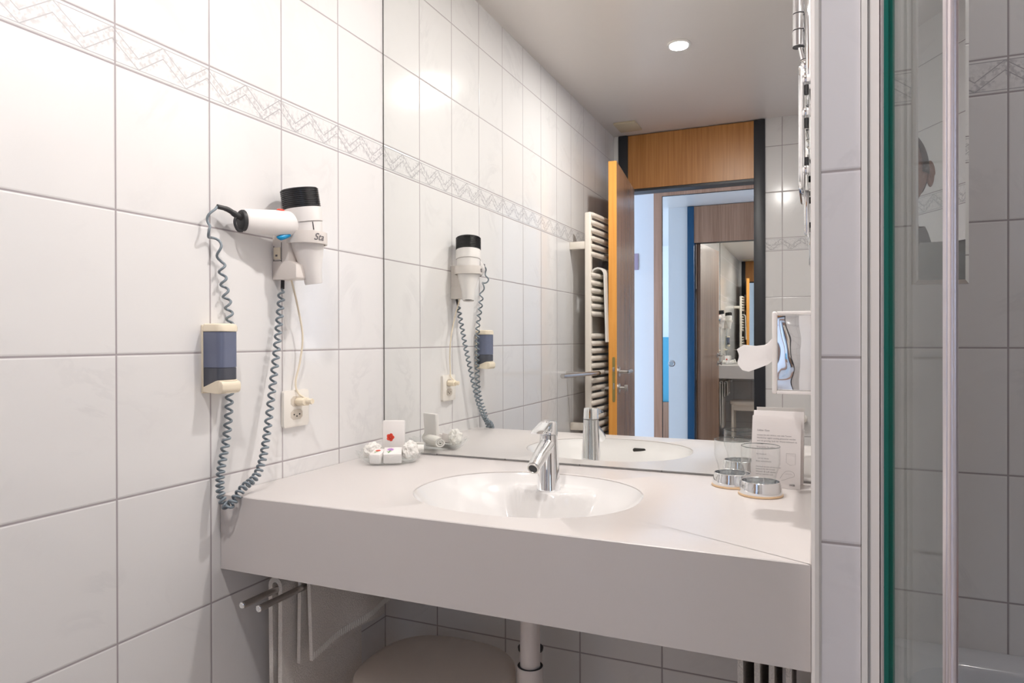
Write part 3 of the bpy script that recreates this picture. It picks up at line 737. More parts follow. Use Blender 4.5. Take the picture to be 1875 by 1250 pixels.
# ---- tumblers
def tumbler(x, y, label):
    t = thing('tumbler', (x, y, ZT), label, 'glass', 'tumblers on the counter')
    MB().lathe([(0.0415, 0.0002), (0.0428, 0.0015), (0.0422, 0.0042), (0.040, 0.0045)], (x, y, ZT), n=48).build('foot_ring', 'amber', t)
    MB().lathe([(0.0408, 0.0046), (0.0410, 0.006), (0.0385, 0.016), (0.0372, 0.0275), (0.0360, 0.0285), (0.0350, 0.0278), (0.0345, 0.010), (0.001, 0.010)], (x, y, ZT), n=48).build('chrome_base', 'chrome', t)
    MB().lathe([(0.001, 0.012), (0.026, 0.0125), (0.0285, 0.016), (0.0290, 0.034), (0.0305, 0.044), (0.0350, 0.056), (0.0368, 0.064), (0.0370, 0.080), (0.0368, 0.0965), (0.0362, 0.0970), (0.0357, 0.0965), (0.0358, 0.080), (0.0356, 0.064), (0.0338, 0.057), (0.0292, 0.045), (0.0275, 0.034), (0.027, 0.0185), (0.001, 0.018)], (x, y, ZT), n=56, caps=False).build('glass_cup', 'glass', t)
    mb = MB(); mb.tube([(x+0.0364*math.cos(2*PI*k/48), y+0.0364*math.sin(2*PI*k/48), ZT+0.0968) for k in range(49)], 0.0008, 6, False); mb.build('rim', 'rim', t)
    return t
tumbler(0.9905, -0.150, 'nearer clear tumbler in a chrome base, standing in front of the folded card')
tumbler(0.9300, -0.083, 'farther clear tumbler in a chrome base, half behind the other near the mirror')

# ---- folded card
sg = thing('folded_card', (1.012, -0.05, ZT), 'white folded tent card with small grey text leaning near the mirror', 'card')
W_ = 0.096; rz = math.radians(-4)
fl = Vector((0.9655, -0.068, ZT+0.0005)); ux = Vector((math.cos(rz), math.sin(rz), 0)); 
tl = fl + Vector((0.002, 0.022, 0.146)); uy = (tl-fl).normalized(); nf = ux.cross(uy).normalized()
if nf.y > 0: nf = -nf
mb = MB()
def curl(u, v): return fl + ux*u*W_ + (tl-fl)*v + nf*(0.004*math.sin(PI*v))
rows = [[curl(i/10, j/10) for i in range(11)] for j in range(11)]; rows2 = [[p - nf*0.0006 for p in r] for r in rows]
mb.grid(rows); mb.grid(rows2)
per_ = [curl(i/10, 0) for i in range(11)] + [curl(1, j/10) for j in range(1, 11)] + [curl(1-i/10, 1) for i in range(1, 11)] + [curl(0, 1-j/10) for j in range(1, 11)]
mb.grid([per_, [p - nf*0.0006 for p in per_]])
fp = mb.build('front_panel', 'paper', sg)
mb = MB()
bl = Vector((0.968, -0.010, ZT+0.0005)); bt = tl + Vector((0.002, 0.009, 0.010))
for off in (0.0, 0.0006):
    rows = [[Vector((bl.x + (bt.x-bl.x)*j/12, bl.y + (bt.y-0.010-bl.y)*sm(0, 0.80, j/12) + 0.010*sm(0.82, 1.0, j/12) + off, bl.z + (bt.z-bl.z)*j/12)) + ux*(W_*1.03)*i/8 for i in range(9)] for j in range(13)]
    mb.grid(rows)
mb.build('back_panel', 'paper', sg)
TM = Matrix(((ux.x, uy.x, nf.x, 0), (ux.y, uy.y, nf.y, 0), (ux.z, uy.z, nf.z, 0), (0, 0, 0, 1)))
lines = [(0.115, 0.0052, 0.11, 'Lieber Gast'),
 (0.1055, 0.0040, 0.11, 'können Sie sich denken, wie viele Tonnen'), (0.0995, 0.0040, 0.11, 'Handtücher täglich unnötig gewaschen werden'),
 (0.0935, 0.0040, 0.11, 'und wie gewaltig, hoch der Wasserverbrauch ist'), (0.0875, 0.0040, 0.11, 'und das.'), (0.0805, 0.0040, 0.11, 'Entscheiden Sie selbst:'),
 (0.0660, 0.0036, 0.11, 'Ein Handtuch'), (0.0570, 0.0036, 0.14, 'auf dem Boden'), (0.0510, 0.0042, 0.10, 'Bitte auswechseln'),
 (0.0400, 0.0038, 0.10, 'Handtuch zurück auf den Halter'), (0.0350, 0.0038, 0.10, 'bedeutet für die Umwelt'), (0.0295, 0.0046, 0.10, 'Wasser & Luft danken'), (0.0245, 0.0038, 0.10, 'und wir natürlich auch')]
for v, sz, u, tx in lines:
    o0 = fl + ux*u*W_ + uy*v + nf*(0.0008 + 0.0042*math.sin(PI*v/0.148))
    T = TM.copy(); T.translation = o0
    me = text_mesh(tx, sz, T, 'x', 'ink', None)
    finish_mesh(me, 'printed_line', 'ink', fp)
T = TM.copy(); T.translation = fl + ux*0.84*W_ + uy*0.006 + nf*0.0012
finish_mesh(text_mesh('WSB', 0.0052, T, 'x', 'ink', None, align='CENTER', offset=0.00015), 'printed_line', 'ink', fp)
def pt(u, v): return fl + ux*u*W_ + uy*v + nf*(0.0009 + 0.0042*math.sin(PI*v/0.148))
mb = MB()
sq = [pt(0.72, 0.072), pt(0.90, 0.072), pt(0.90, 0.050), pt(0.80, 0.048), pt(0.72, 0.053), pt(0.72, 0.072)]
mb.tube(sq, 0.00018, 4)
hnd = cr([pt(0.60, 0.020), pt(0.66, 0.030), pt(0.74, 0.036), pt(0.86, 0.034), pt(0.88, 0.026), pt(0.78, 0.022), pt(0.70, 0.018), pt(0.62, 0.016)], 5)
mb.tube(hnd, 0.00018, 4)
mb.tube([pt(0.70, 0.030), pt(0.84, 0.030)], 0.00014, 4)
mb.build('drawing', 'ink', fp)

# ---- tissue dispenser on the partition
td = thing('tissue_dispenser', (XP0, -0.23, 1.08), 'chrome tissue dispenser fixed to the right-hand wall above the counter', 'tissue dispenser')
mb = MB().box((1.030, -0.350, 1.083), (1.0853, -0.110, 1.211), 0.002)
m_, nt_, b_ = newmat('rippled_chrome'); b_.inputs['Metallic'].default_value = 1; b_.inputs['Roughness'].default_value = 0.04; b_.inputs['Base Color'].default_value = (0.85, 0.86, 0.87, 1)
tc_ = nt_.nodes.new('ShaderNodeTexCoord'); n_ = nt_.nodes.new('ShaderNodeTexNoise'); n_.inputs['Scale'].default_value = 14; n_.inputs['Detail'].default_value = 1
bp_ = nt_.nodes.new('ShaderNodeBump'); bp_.inputs['Strength'].default_value = 0.6; bp_.inputs['Distance'].default_value = 0.010
nt_.links.new(tc_.outputs['Object'], n_.inputs['Vector']); nt_.links.new(n_.outputs['Fac'], bp_.inputs['Height']); nt_.links.new(bp_.outputs['Normal'], b_.inputs['Normal'])
mb.build('chrome_body', m_, td)
mb = MB().box((1.0235, -0.355, 1.0775), (1.031, -0.105, 1.2165), 0.003, 3)
mb.box((1.031, -0.356, 1.211), (1.0853, -0.352, 1.2165), 0.0015); mb.box((1.031, -0.356, 1.0775), (1.0853, -0.352, 1.083), 0.0015)
mb.build('cover_plate', 'trim', td)
ts_ = MB(); rows = []
base_ = [(0, -0.026, 0.026), (0, -0.016, 0.016), (0, -0.002, -0.003), (0, 0.016, -0.012)]
tissue_rows = [
 [(1.0232, -0.315, 1.172), (1.0230, -0.300, 1.160), (1.0230, -0.285, 1.148), (1.0230, -0.268, 1.134)],
 [(1.012, -0.322, 1.160), (1.011, -0.304, 1.148), (1.012, -0.290, 1.136), (1.012, -0.266, 1.124)],
 [(0.996, -0.330, 1.158), (0.994, -0.308, 1.144), (0.997, -0.286, 1.132), (0.996, -0.262, 1.117)],
 [(0.976, -0.330, 1.160), (0.978, -0.312, 1.142), (0.974, -0.290, 1.128), (0.978, -0.262, 1.110)],
 [(0.964, -0.328, 1.152), (0.966, -0.312, 1.140), (0.962, -0.296, 1.126), (0.968, -0.272, 1.113)]]
for r in tissue_rows:
    rr = cr(r, 4); rows.append(rr)
def thicken(rows, d): return [[Vector(p) + Vector((0.0, d, 0.0)) for p in r] for r in rows]
ts_.grid(rows); ts_.grid(thicken(rows, 0.0008))
ts_.build('tissue', 'tissue', None, label='white paper tissue pulled out of the chrome dispenser', cat='tissue')

# ---- swing-arm cosmetic mirror folded against the partition
cm = thing('shaving_mirror', (1.088, -0.25, 1.35), 'chrome swing-arm shaving mirror folded flat against the right-hand wall', 'mirror')
MB().box((1.076, -0.300, 1.60), (1.0853, -0.215, 1.79), 0.004, 3).build('wall_plate', 'chrome', cm)
mb = MB()
for z0_, z1_ in ((1.688, 1.716), (1.717, 1.745), (1.746, 1.771)): mb.lathe([(0.0095, z0_), (0.0105, z0_+0.001), (0.0105, z1_-0.001), (0.0095, z1_)], (1.0635, -0.27, 0), (0, 0, 1), 24)
mb.build('upper_joint', 'chrome', cm)
MB().tube([(1.0660, -0.27, 1.690), (1.0735, -0.27, 1.655)], 0.0045, 12).build('arm', 'chrome', cm)
mb = MB()
for z0_, z1_ in ((1.628, 1.644), (1.645, 1.662)): mb.lathe([(0.0085, z0_), (0.0092, z0_+0.001), (0.0092, z1_-0.001), (0.0085, z1_)], (1.0755, -0.27, 0), (0, 0, 1), 24)
mb.build('lower_joint', 'chrome', cm)
mhd = MB().prism(rrect(-0.355, 1.425, -0.180, 1.625, 0.02), 1.0665, 1.0740, 'x', 0.001).build('mirror_head', 'chrome', cm)
rim_ = [(1.0685, y, z) for y, z in rrect(-0.356, 1.424, -0.179, 1.626, 0.02)]
MB().tube(rim_ + rim_[:1], 0.0034, 8, False).build('rim', 'chrome', mhd)
for z in (1.600, 1.545, 1.450): MB().lathe([(0.0085, -0.006), (0.0095, -0.004), (0.0095, 0.004), (0.0085, 0.006)], (1.0775, -0.352, z), (0, 0, 1), 18).build('hinge_knob', 'chrome', mhd)
for z in (1.585, 1.530, 1.465): MB().tube([(1.0775, -0.352, z-0.010), (1.0775, -0.352, z+0.006)], 0.0035, 10).build('hinge_pin', 'rub', mhd)
MB().prism(rrect(-0.350, 1.430, -0.185, 1.620, 0.018), 1.0658, 1.0664, 'x').build('mirror_glass', 'mirror', cm)
MB().box((1.0745, -0.30, 1.352), (1.0805, -0.245, 1.428), 0.002).build('hanging_bracket', 'chrome', cm)

for x, z, r in ((1.0635, 1.6875, 0.0100), (1.0635, 1.7165, 0.0100), (1.0635, 1.7455, 0.0100), (1.0755, 1.6445, 0.0088), (1.0755, 1.6625, 0.0088)):
    MB().lathe([(r, z-0.0006), (r, z+0.0006)], (x, -0.27, 0), (0, 0, 1), 24).build('joint_gap_ring', 'rub', cm)  # black rings drawn as the dark gaps between joint sections
# ---- downlights
def downlight(x, y, label):
    d = thing('downlight', (x, y, CEIL), label, 'lamp', 'ceiling downlights')
    mb = MB(); mb.lathe([(0.037, 0.0), (0.046, 0.0), (0.047, -0.004), (0.044, -0.007), (0.038, -0.006), (0.037, 0.0)], (x, y, CEIL-0.0005), n=48, caps=False)
    mb.build('trim_ring', 'trim', d)
    MB().lathe([(0.0365, -0.001), (0.0365, -0.004), (0.001, -0.004)], (x, y, CEIL), n=36, caps=False).build('lens', 'lens', d)
downlight(0.585, -1.22, 'round recessed downlight in the middle of the ceiling')
downlight(0.84, -0.24, 'round recessed downlight close to the wall mirror')
downlight(1.75, -0.30, 'unseen round downlight added over the bathtub to brighten the shower')
# ---- ceiling vent plate
mb = MB().box((0.070, -2.265, CEIL-0.012), (0.190, -2.105, CEIL-0.0003), 0.002)
mb.build('ceiling_vent', 'vent', None, label='flat beige vent plate on the ceiling in front of the door', cat='vent')

# ---- towel radiator on the left wall by the door
rd = thing('towel_radiator', (0.09, -1.85, 0.55), 'cream ladder towel radiator on the left wall behind the open door', 'radiator')
RY0, RY1 = -1.580, -2.12
for y in (RY0, RY1):
    mb = MB().box((0.077, y-0.016, 0.58), (0.107, y+0.016, 1.775), 0.006, 3); mb.build('upright', 'rad', rd)
zs = [1.765 - 0.0377*k for k in range(6)] + [1.4765 - 0.0371*k for k in range(6)] + [1.185 - 0.0358*k for k in range(17)]
for z in zs:
    mb = MB()
    bar = [(0.098, RY0+0.006, z), (0.108, RY0-0.02, z)] + [(0.108 + 0.012*math.sin(PI*k/8), RY0-0.03 + (RY1-RY0+0.06)*k/8, z) for k in range(9)] + [(0.108, RY1+0.02, z), (0.098, RY1-0.006, z)]
    mb.tube(bar, 0.0125, 14).build('bar', 'rad', rd)
for y in (RY0, RY1):
    for z in (1.62, 0.75):
        MB().box((0.0005, y-0.012, z-0.018), (0.080, y+0.012, z+0.018), 0.003).build('wall_bracket', 'rad', rd)
# towel hung over the second group of bars
TW2PH = random.Random(9).random()*6
def draped(name, mat, x, y0, y1, ztop, zf, zb, gap, th, label, wav=0.004, diag=0.0, seed=0, group=None, flare=0.0):
    """a thick cloth hanging over a rod that runs along y: front leg on the +x side, back leg on the -x side"""
    rng = random.Random(seed); ph = rng.random()*6; NV = 26; NU = 22
    prof = []
    for k in range(NV+1): prof.append(('b', k/NV))
    def path(side_, f, y):
        zend = zf if side_ > 0 else zb
        if side_ > 0: zend = zend + diag*((y-y0)/(y1-y0))
        return zend
    mb = MB(); rows = []
    for j in range(NU+1):
        y = y0 + (y1-y0)*j/NU; r = []
        zf_ = path(1, 0, y); zb_ = path(-1, 0, y); cen = []
        for k in range(NV+1):
            f = k/NV; z = zb_ + (ztop-gap-zb_)*f; fl_ = flare*(1-f); cen.append(Vector((x - gap - fl_ + wav*math.sin(ph + y*38)*(1-f), y, z)))
        for k in range(1, 8):
            a = PI - PI*k/8; cen.append(Vector((x + gap*math.cos(a), y, ztop - gap + gap*math.sin(a))))
        for k in range(NV+1):
            f = 1-k/NV; z = zf_ + (ztop-gap-zf_)*f; fl_ = flare*(1-f); cen.append(Vector((x + gap + fl_ + wav*math.sin(ph+1.7 + y*33)*(1-f), y, z)))
        out_, in_ = [], []
        for i, p in enumerate(cen):
            t = (cen[min(i+1, len(cen)-1)] - cen[max(i-1, 0)]); t.y = 0; t.normalize(); n__ = Vector((-t.z, 0, t.x))
            out_.append(p + n__*th/2); in_.append(p - n__*th/2)
        rows.append(out_ + in_[::-1])
    vs = mb.grid(rows, closed_u=True); 
    n_ = len(rows[0])//2
    for row in (vs[0], vs[-1]):
        for i in range(n_-1): mb.bm.faces.new((row[i], row[i+1], row[2*n_-2-i], row[2*n_-1-i]))
    return mb.build(name, mat, None, True, 60, label=label, cat='towel', group=group)
draped('hanging_towel', 'towelw', 0.114, -1.655, -1.98, 1.516, 1.155, 1.185, 0.0335, 0.008, 'white towel draped over the upper bars of the cream radiator', 0.003, 0, 3, None, 0.012)
# grab rail in front of the radiator
tr = thing('towel_bar', (0.0, -1.3, 1.02), 'satin steel towel bar on the left wall beside the radiator', 'towel bar')
MB().tube([(0.135, -1.085, 1.018), (0.135, -1.585, 1.008)], 0.0095, 18).build('tube', 'steel', tr)
MB().tube([(0.135, -1.585, 1.006), (0.135, -1.600, 1.006)], 0.0115, 18).build('end_cap', 'black', tr)
for y, z in ((-1.52, 1.0095),): MB().tube([(0.0005, y, z), (0.128, y, z)], 0.006, 14).build('bracket', 'steel', tr)
# round hook on the door wall
hk = thing('wall_hook', (1.0228, YD, 0.75), 'round pale knob hook on the tiled wall right of the door', 'hook')
MB().lathe([(0.014, 0.0003), (0.014, 0.003), (0.008, 0.005), (0.008, 0.020)], (1.0228, YD, 0.750), (0, 1, 0), 24).build('stem', 'rad', hk)
MB().ball((1.0228, YD+0.034, 0.750), 0.024, (1, 0.7, 1)).build('knob', 'rad', hk)

# ---- under the counter: rods with towels, stool, pipes
tl_ = thing('towel_holder', (0.10, -0.30, 0.655), 'pair of satin steel towel rods under the left end of the counter', 'towel holder')
for x in (0.080, 0.1215):
    rdo = MB().tube([(x, 0.010, 0.6595), (x, -0.592, 0.6595)], 0.0066, 18).build('rod', 'steel', tl_)
    MB().lathe([(0.0064, 0), (0.0064, 0.0025), (0.0050, 0.0035), (0.0015, 0.0030)], (x, -0.592, 0.6595), (0, -1, 0), 18).build('end_cap', 'chrome', rdo)
MB().box((0.06, -0.006, 0.645), (0.142, 0.0105, 0.674), 0.003).build('wall_plate', 'steel', tl_)
draped('hanging_towel', 'towel', 0.0760, -0.500, -0.235, 0.6785, 0.14, 0.17, 0.0130, 0.0100, 'long grey-white terry towel on the inner rod beside the left wall', 0.005, 0, 4, 'towels under the counter')
tw2 = draped('hanging_towel', 'towel', 0.1250, -0.470, -0.175, 0.6785, 0.512, 0.500, 0.0120, 0.0085, 'terry towel with a stitched hem folded short over the outer rod left of the stool', 0.006, 0.02, 9, 'towels under the counter')

mb = MB()
for k in range(46):
    f = (k+0.5)/46; y = -0.470 + 0.295*f; zb_ = 0.512 + 0.02*f
    fv = 1 - (0.018/(0.6655-zb_)); fr = 0.018/(0.6655-zb_)
    x = 0.1250 + 0.0120 + 0.00425 + 0.006*math.sin(TW2PH + 1.7 + y*33)*(1-fr)
    mb.tube([(x+0.0005, y-0.0012, zb_+0.002), (x+0.0012, y, zb_+0.009), (x+0.0006, y+0.0012, zb_+0.017)], 0.0013, 5)
mb.build('stitched_hem', 'towelw', tw2)
tl2 = thing('towel_holder', (1.02, -0.30, 0.655), 'pair of steel towel rods under the right end of the counter', 'towel holder')
for x in (0.998, 1.0425):
    MB().tube([(x, 0.010, 0.690), (x, -0.500, 0.690)], 0.0066, 18).build('rod', 'steel', tl2)
MB().box((0.978, -0.006, 0.676), (1.062, 0.0105, 0.705), 0.003).build('wall_plate', 'steel', tl2)
draped('hanging_towel', 'towel', 0.998, -0.500, -0.230, 0.7085, 0.25, 0.28, 0.0120, 0.008, 'terry towel on the inner rod under the right end of the counter', 0.003, 0, 12, 'towels under the counter')
draped('hanging_towel', 'towel', 1.0425, -0.495, -0.230, 0.7085, 0.22, 0.25, 0.0120, 0.008, 'terry towel on the outer rod against the right-hand partition', 0.003, 0, 15, 'towels under the counter')

st = thing('stool', (0.315, -0.25, 0), 'beige plastic stool with rounded top tucked under the counter', 'stool')
def superr(a, rx, ry, e=2.7):
    c, s_ = math.cos(a), math.sin(a); r = 1/((abs(c)/rx)**e + (abs(s_)/ry)**e)**(1/e); return r*c, r*s_
SX, SY = 0.315, -0.262
mb = MB(); rows = []
for k, z in ((0.01, 0.450), (0.6, 0.4495), (0.85, 0.447), (0.95, 0.442), (0.99, 0.434), (1.0, 0.424), (0.995, 0.405), (0.97, 0.400), (0.01, 0.400)):
    rows.append([(SX + superr(2*PI*i/72, 0.170, 0.160)[0]*k, SY + superr(2*PI*i/72, 0.170, 0.160)[1]*k, z) for i in range(72)])
mb.grid(rows, closed_u=True); mb.build('seat', 'stool', st, True, 50)
for s_ in (-1, 1):
    x_ = SX + s_*0.125
    mb = MB()
    mb.box((x_-0.014, SY-0.135, 0.0), (x_+0.014, SY-0.085, 0.405), 0.006); mb.box((x_-0.014, SY+0.085, 0.0), (x_+0.014, SY+0.135, 0.405), 0.006)
    mb.box((x_-0.014, SY-0.10, 0.33), (x_+0.014, SY+0.10, 0.405), 0.006)
    mb.build('leg_panel', 'stool', st)
for s_ in (-1, 1):
    MB().box((SX-0.125, SY+s_*0.118-0.012, 0.335), (SX+0.125, SY+s_*0.118+0.012, 0.405), 0.006).build('apron', 'stool', st)

dp = thing('drain_pipe', (0.535, -0.24, 0), 'white plastic drain pipe running down under the basin', 'pipe')
MB().tube([(0.535, -0.243, 0.47), (0.535, -0.243, 0.735)], 0.0215, 28).build('pipe', 'pipe', dp)
MB().lathe([(0.0225, 0.478), (0.0275, 0.478), (0.0285, 0.474), (0.0275, 0.469), (0.0275, 0.0), (0.02, 0.0)], (0.535, -0.243, 0), n=32, caps=False).build('lower_sleeve', 'pipe', dp)
MB().lathe([(0.0222, 0.4785), (0.0270, 0.4785), (0.0272, 0.4755)], (0.535, -0.243, 0), n=32, caps=False).build('rubber_seal', 'rub', dp)
d2 = thing('waste_pipe', (0.497, -0.148, 0), 'second white pipe standing behind the drain pipe by the back wall', 'pipe')
MB().tube([(0.497, -0.148, 0.0), (0.497, -0.148, 0.466)], 0.0265, 24).build('pipe', 'pipe', d2)
MB().lathe([(0.0215, 0.4665), (0.0285, 0.4665), (0.0292, 0.4715), (0.0215, 0.4715)], (0.497, -0.148, 0), n=28).build('rubber_seal', 'rub', d2)
MB().tube([(0.497, -0.148, 0.4715), (0.497, -0.148, 0.60), ], 0.0195, 24).build('upper_pipe', 'pipe', d2)

# ================================================================== BATH AND SCREEN
bt_ = thing('bathtub', (1.72, -0.30, 0), 'white acrylic bathtub behind the glass screen', 'bathtub')
BX0, BX1, BY0, BY1, BZ = 1.160, 2.298, -0.585, 0.0100, 0.560
mb = MB(); n_ = 4
def loop(ins, z, r):
    return [(x, y, z) for x, y in rrect(BX0+ins, BY0+ins, BX1-ins, BY1-ins, r, 6)]
rows = [loop(0.0, 0.0, 0.004), loop(0.0, BZ-0.004, 0.004), loop(0.004, BZ, 0.006), loop(0.075, BZ, 0.09), loop(0.085, BZ-0.010, 0.10), loop(0.13, BZ-0.34, 0.11), loop(0.17, BZ-0.385, 0.10)]
vs = mb.grid(rows, closed_u=True); mb.bm.faces.new(vs[-1])
mb.build('tub_shell', 'acryl', bt_, True, 40)
MB().lathe([(0.028, 0), (0.028, 0.002), (0.02, 0.003), (0.001, 0.002)], (1.40, -0.29, BZ-0.3848), n=24).build('drain', 'chrome', bt_)

sc = thing('bath_screen', (1.177, -0.80, BZ), 'hinged clear glass bath screen with green edge and aluminium profile, swung out of the bath', 'screen')
PX, PYA, PYB, PZ0, PZ1 = 1.1770, -0.612, -1.046, 0.575, 2.05
MB().box((PX-0.0015, PYB, PZ0), (PX+0.0015, PYA-0.001, PZ1)).build('glass_pane', 'pane', sc, False)
MB().box((PX-0.0064, PYA-0.001, PZ0), (PX+0.0054, PYA+0.001, PZ1)).build('glass_edge', 'teal', sc, False, plabel='deep green polished glass edge')
mb = MB()
mb.prism([(1.1462, YP-0.0), (1.1462, YP-0.006), (1.1530, YP-0.007), (1.1535, YP-0.003), (1.1565, YP-0.003), (1.1570, YP-0.009), (1.1665, YP-0.010), (1.1675, YP-0.0), (1.1675, YP+0.02), (1.1582, YP+0.02), (1.1582, YP-0.0)], 0.562, 2.08, 'z')
mb.build('wall_profile', 'trim', sc, True, 20)
MB().box((1.1530, YP-0.0040, 0.562), (1.1570, YP-0.0030, 2.08)).build('profile_groove', simple('grey_groove', (0.42, 0.42, 0.42), 0.5), sc)
MB().box((1.1678, YP-0.020, 0.575), (1.1706, YP+0.004, 2.05)).build('hinge_seal', 'alu', sc)
mb = MB().prism([(PX-0.0028, PYB-0.002), (PX-0.0028, PYB+0.012), (PX+0.0034, PYB+0.012), (PX+0.0034, PYB-0.002)], PZ0-0.004, PZ1+0.002, 'z', 0.0008)
mb.tube([(PX+0.001, PYB-0.0045, PZ0-0.004), (PX+0.001, PYB-0.0045, PZ1)], 0.0032, 16)
mb.build('edge_profile', 'alu', sc)

# ---- narrow mirror on the bath side
MY = -0.42; mc = Vector((1.259, MY, 1.66)); ang = math.radians(14.0)
sm_ = thing('bath_mirror', (1.16, MY, 1.66), 'tall narrow mirror with bright edges above the bathtub, partly behind the glass', 'mirror')
T = Matrix.Translation(mc) @ Matrix.Rotation(ang, 4, 'Z')
HW, HH = 0.0375, 0.41
MB().box((-HW, 0.0, -HH), (HW, 0.006, HH)).xf(T).build('backing', 'steel', sm_)
mb = MB()
fr_ = [(-HW+0.006, -0.0035), (HW-0.006, -0.0035)]
fz = HH-0.006
mb.face([(-HW+0.006, -0.0035, -fz), (HW-0.006, -0.0035, -fz), (HW-0.006, -0.0035, fz), (-HW+0.006, -0.0035, fz)])
for a_, b_ in (((-HW, -HH), (HW, -HH)), ((HW, -HH), (HW, HH)), ((HW, HH), (-HW, HH)), ((-HW, HH), (-HW, -HH))):
    def inn_(p): return ((1 if p[0] > 0 else -1)*(HW-0.006), -0.0035, (1 if p[1] > 0 else -1)*fz)
    mb.face([(a_[0], -0.0002, a_[1]), (b_[0], -0.0002, b_[1]), inn_(b_), inn_(a_)])
mb.xf(T).build('mirror_glass', 'mirror', sm_, False)
for z in (1.76, 1.95):
    MB().tube([(1.1585, MY+0.012, z), (1.25, MY+0.012, z)], 0.006, 12).build('bracket_arm', 'chrome', sm_)


# ================================================================== THE PERSON AT THE CAMERA'S RIGHT
def skin_mesh(verts, edges, radii, root=0, sub=2):
    me = bpy.data.meshes.new('sk'); me.from_pydata([tuple(v) for v in verts], edges, [])
    o = bpy.data.objects.new('sk', me); COL.objects.link(o)
    md = o.modifiers.new('s', 'SKIN'); md.use_smooth_shade = True
    sv = me.skin_vertices[0].data
    for i, r in enumerate(radii): sv[i].radius = (r, r) if not isinstance(r, tuple) else r
    sv[root].use_root = True
    sb = o.modifiers.new('u', 'SUBSURF'); sb.levels = sub; sb.render_levels = sub
    dg = bpy.context.evaluated_depsgraph_get(); out = bpy.data.meshes.new_from_object(o.evaluated_get(dg)); bpy.data.objects.remove(o)
    return out
class Sk:
    def __init__(s): s.v = []; s.e = []; s.r = []
    def chain(s, pts, rs, start=None):
        prev = start
        for p, r in zip(pts, rs):
            s.v.append(p); s.r.append(r); i = len(s.v)-1
            if prev is not None: s.e.append((prev, i))
            prev = i
        return prev
    def mesh(s, sub=2): return skin_mesh(s.v, s.e, s.r, 0, sub)
pe = thing('person', (1.623, -1.085, 0), 'person with short dark hair and grey shirt standing by the bathtub', 'person')
PT = Matrix.Translation((1.623, -1.085, 0)) @ Matrix.Rotation(math.radians(38), 4, 'Z') @ Matrix.Scale(0.945, 4)      # local: +y forward, +x right
body = Sk()
pv = body.chain([(0, 0, 0.96)], [(0.15, 0.10)])
ch = body.chain([(0, -0.005, 1.10), (0, -0.01, 1.26), (0, -0.01, 1.38), (0, 0.0, 1.455), (0, 0.012, 1.52), (0, 0.02, 1.58)], [(0.13, 0.095), (0.15, 0.105), (0.14, 0.09), (0.075, 0.062), 0.054, 0.052], pv)
hands = []
for sx in (-1, 1):
    sh = body.chain([(sx*0.155, -0.01, 1.425), (sx*0.205, 0.0, 1.36), (sx*0.245, -0.01, 1.16), (sx*0.235, 0.10, 1.035), (sx*0.20, 0.21, 1.00), (sx*0.185, 0.25, 0.995), (sx*0.178, 0.29, 0.99)],
                    [0.058, 0.052, 0.040, 0.036, 0.026, 0.026, 0.028], 3)
    tips = [(-0.030, 0.075, 0.0088), (-0.010, 0.086, 0.0092), (0.011, 0.080, 0.0088), (0.030, 0.062, 0.0080)]
    b0 = Vector((sx*0.172, 0.325, 0.988))
    for k, (off, ln, r) in enumerate(tips):
        k0 = b0 + Vector((0.0, 0.0, -off*0.9))
        body.chain([k0, k0 + Vector((-sx*0.012, ln*0.5, -0.002)), k0 + Vector((-sx*0.038, ln*0.75, -0.004)), k0 + Vector((-sx*0.056, ln*0.70, -0.006))], [r, r*0.95, r*0.88, r*0.75], sh)
    body.chain([Vector((sx*0.172, 0.268, 1.015)), Vector((sx*0.155, 0.300, 1.035)), Vector((sx*0.138, 0.325, 1.040))], [0.012, 0.0105, 0.0085], sh-1)
    body.chain([(sx*0.095, 0.0, 0.86), (sx*0.105, 0.01, 0.66), (sx*0.108, 0.012, 0.50), (sx*0.112, -0.015, 0.30), (sx*0.115, -0.02, 0.09), (sx*0.118, 0.05, 0.045), (sx*0.122, 0.13, 0.035)], [0.088, 0.070, 0.055, 0.050, 0.036, 0.038, 0.030], pv)
me = body.mesh(2); bmb = bmesh.new(); bmb.from_mesh(me)
# the head, shaped
hd0 = bmesh.new(); bmesh.ops.create_icosphere(hd0, subdivisions=6, radius=1)
HC = Vector((0, 0.035, 1.655))
def g(p, c, w_): return math.exp(-(((p[0]-c[0])/w_[0])**2 + ((p[1]-c[1])/w_[1])**2))
def headpt(n):
    x, y, z = n
    X_ = 0.074*x; Y_ = 0.093*y; Z_ = 0.112*z
    if z < 0:
        t = min(1, -z); X_ *= 1 - 0.30*t**1.5; Y_ *= 1 - 0.12*t if y > 0 else 1 - 0.40*t
        if y > 0: Y_ += 0.010*t
    if y > 0:
        f = min(1, y*1.6)
        Y_ += f*0.024*g((x, z), (0, -0.20), (0.13, 0.20)) + f*0.006*g((x, z), (0, 0.02), (0.10, 0.2))
        Y_ += f*0.006*g((x, z), (0, 0.22), (0.6, 0.12))
        Y_ += f*0.007*g((x, z), (0, -0.56), (0.22, 0.07)) + f*0.006*g((x, z), (0, -0.68), (0.20, 0.06)) + f*0.009*g((x, z), (0, -0.90), (0.28, 0.14))
        for s_ in (-1, 1): Y_ -= f*0.011*g((x, z), (s_*0.42, 0.04), (0.20, 0.11)); 
    return Vector((X_, Y_, Z_))
for v in hd0.verts: v.co = HC + headpt(v.co.copy())
tmp = bpy.data.meshes.new('t'); hd0.to_mesh(tmp); bmb.from_mesh(tmp); bpy.data.meshes.remove(tmp); hd0.free()
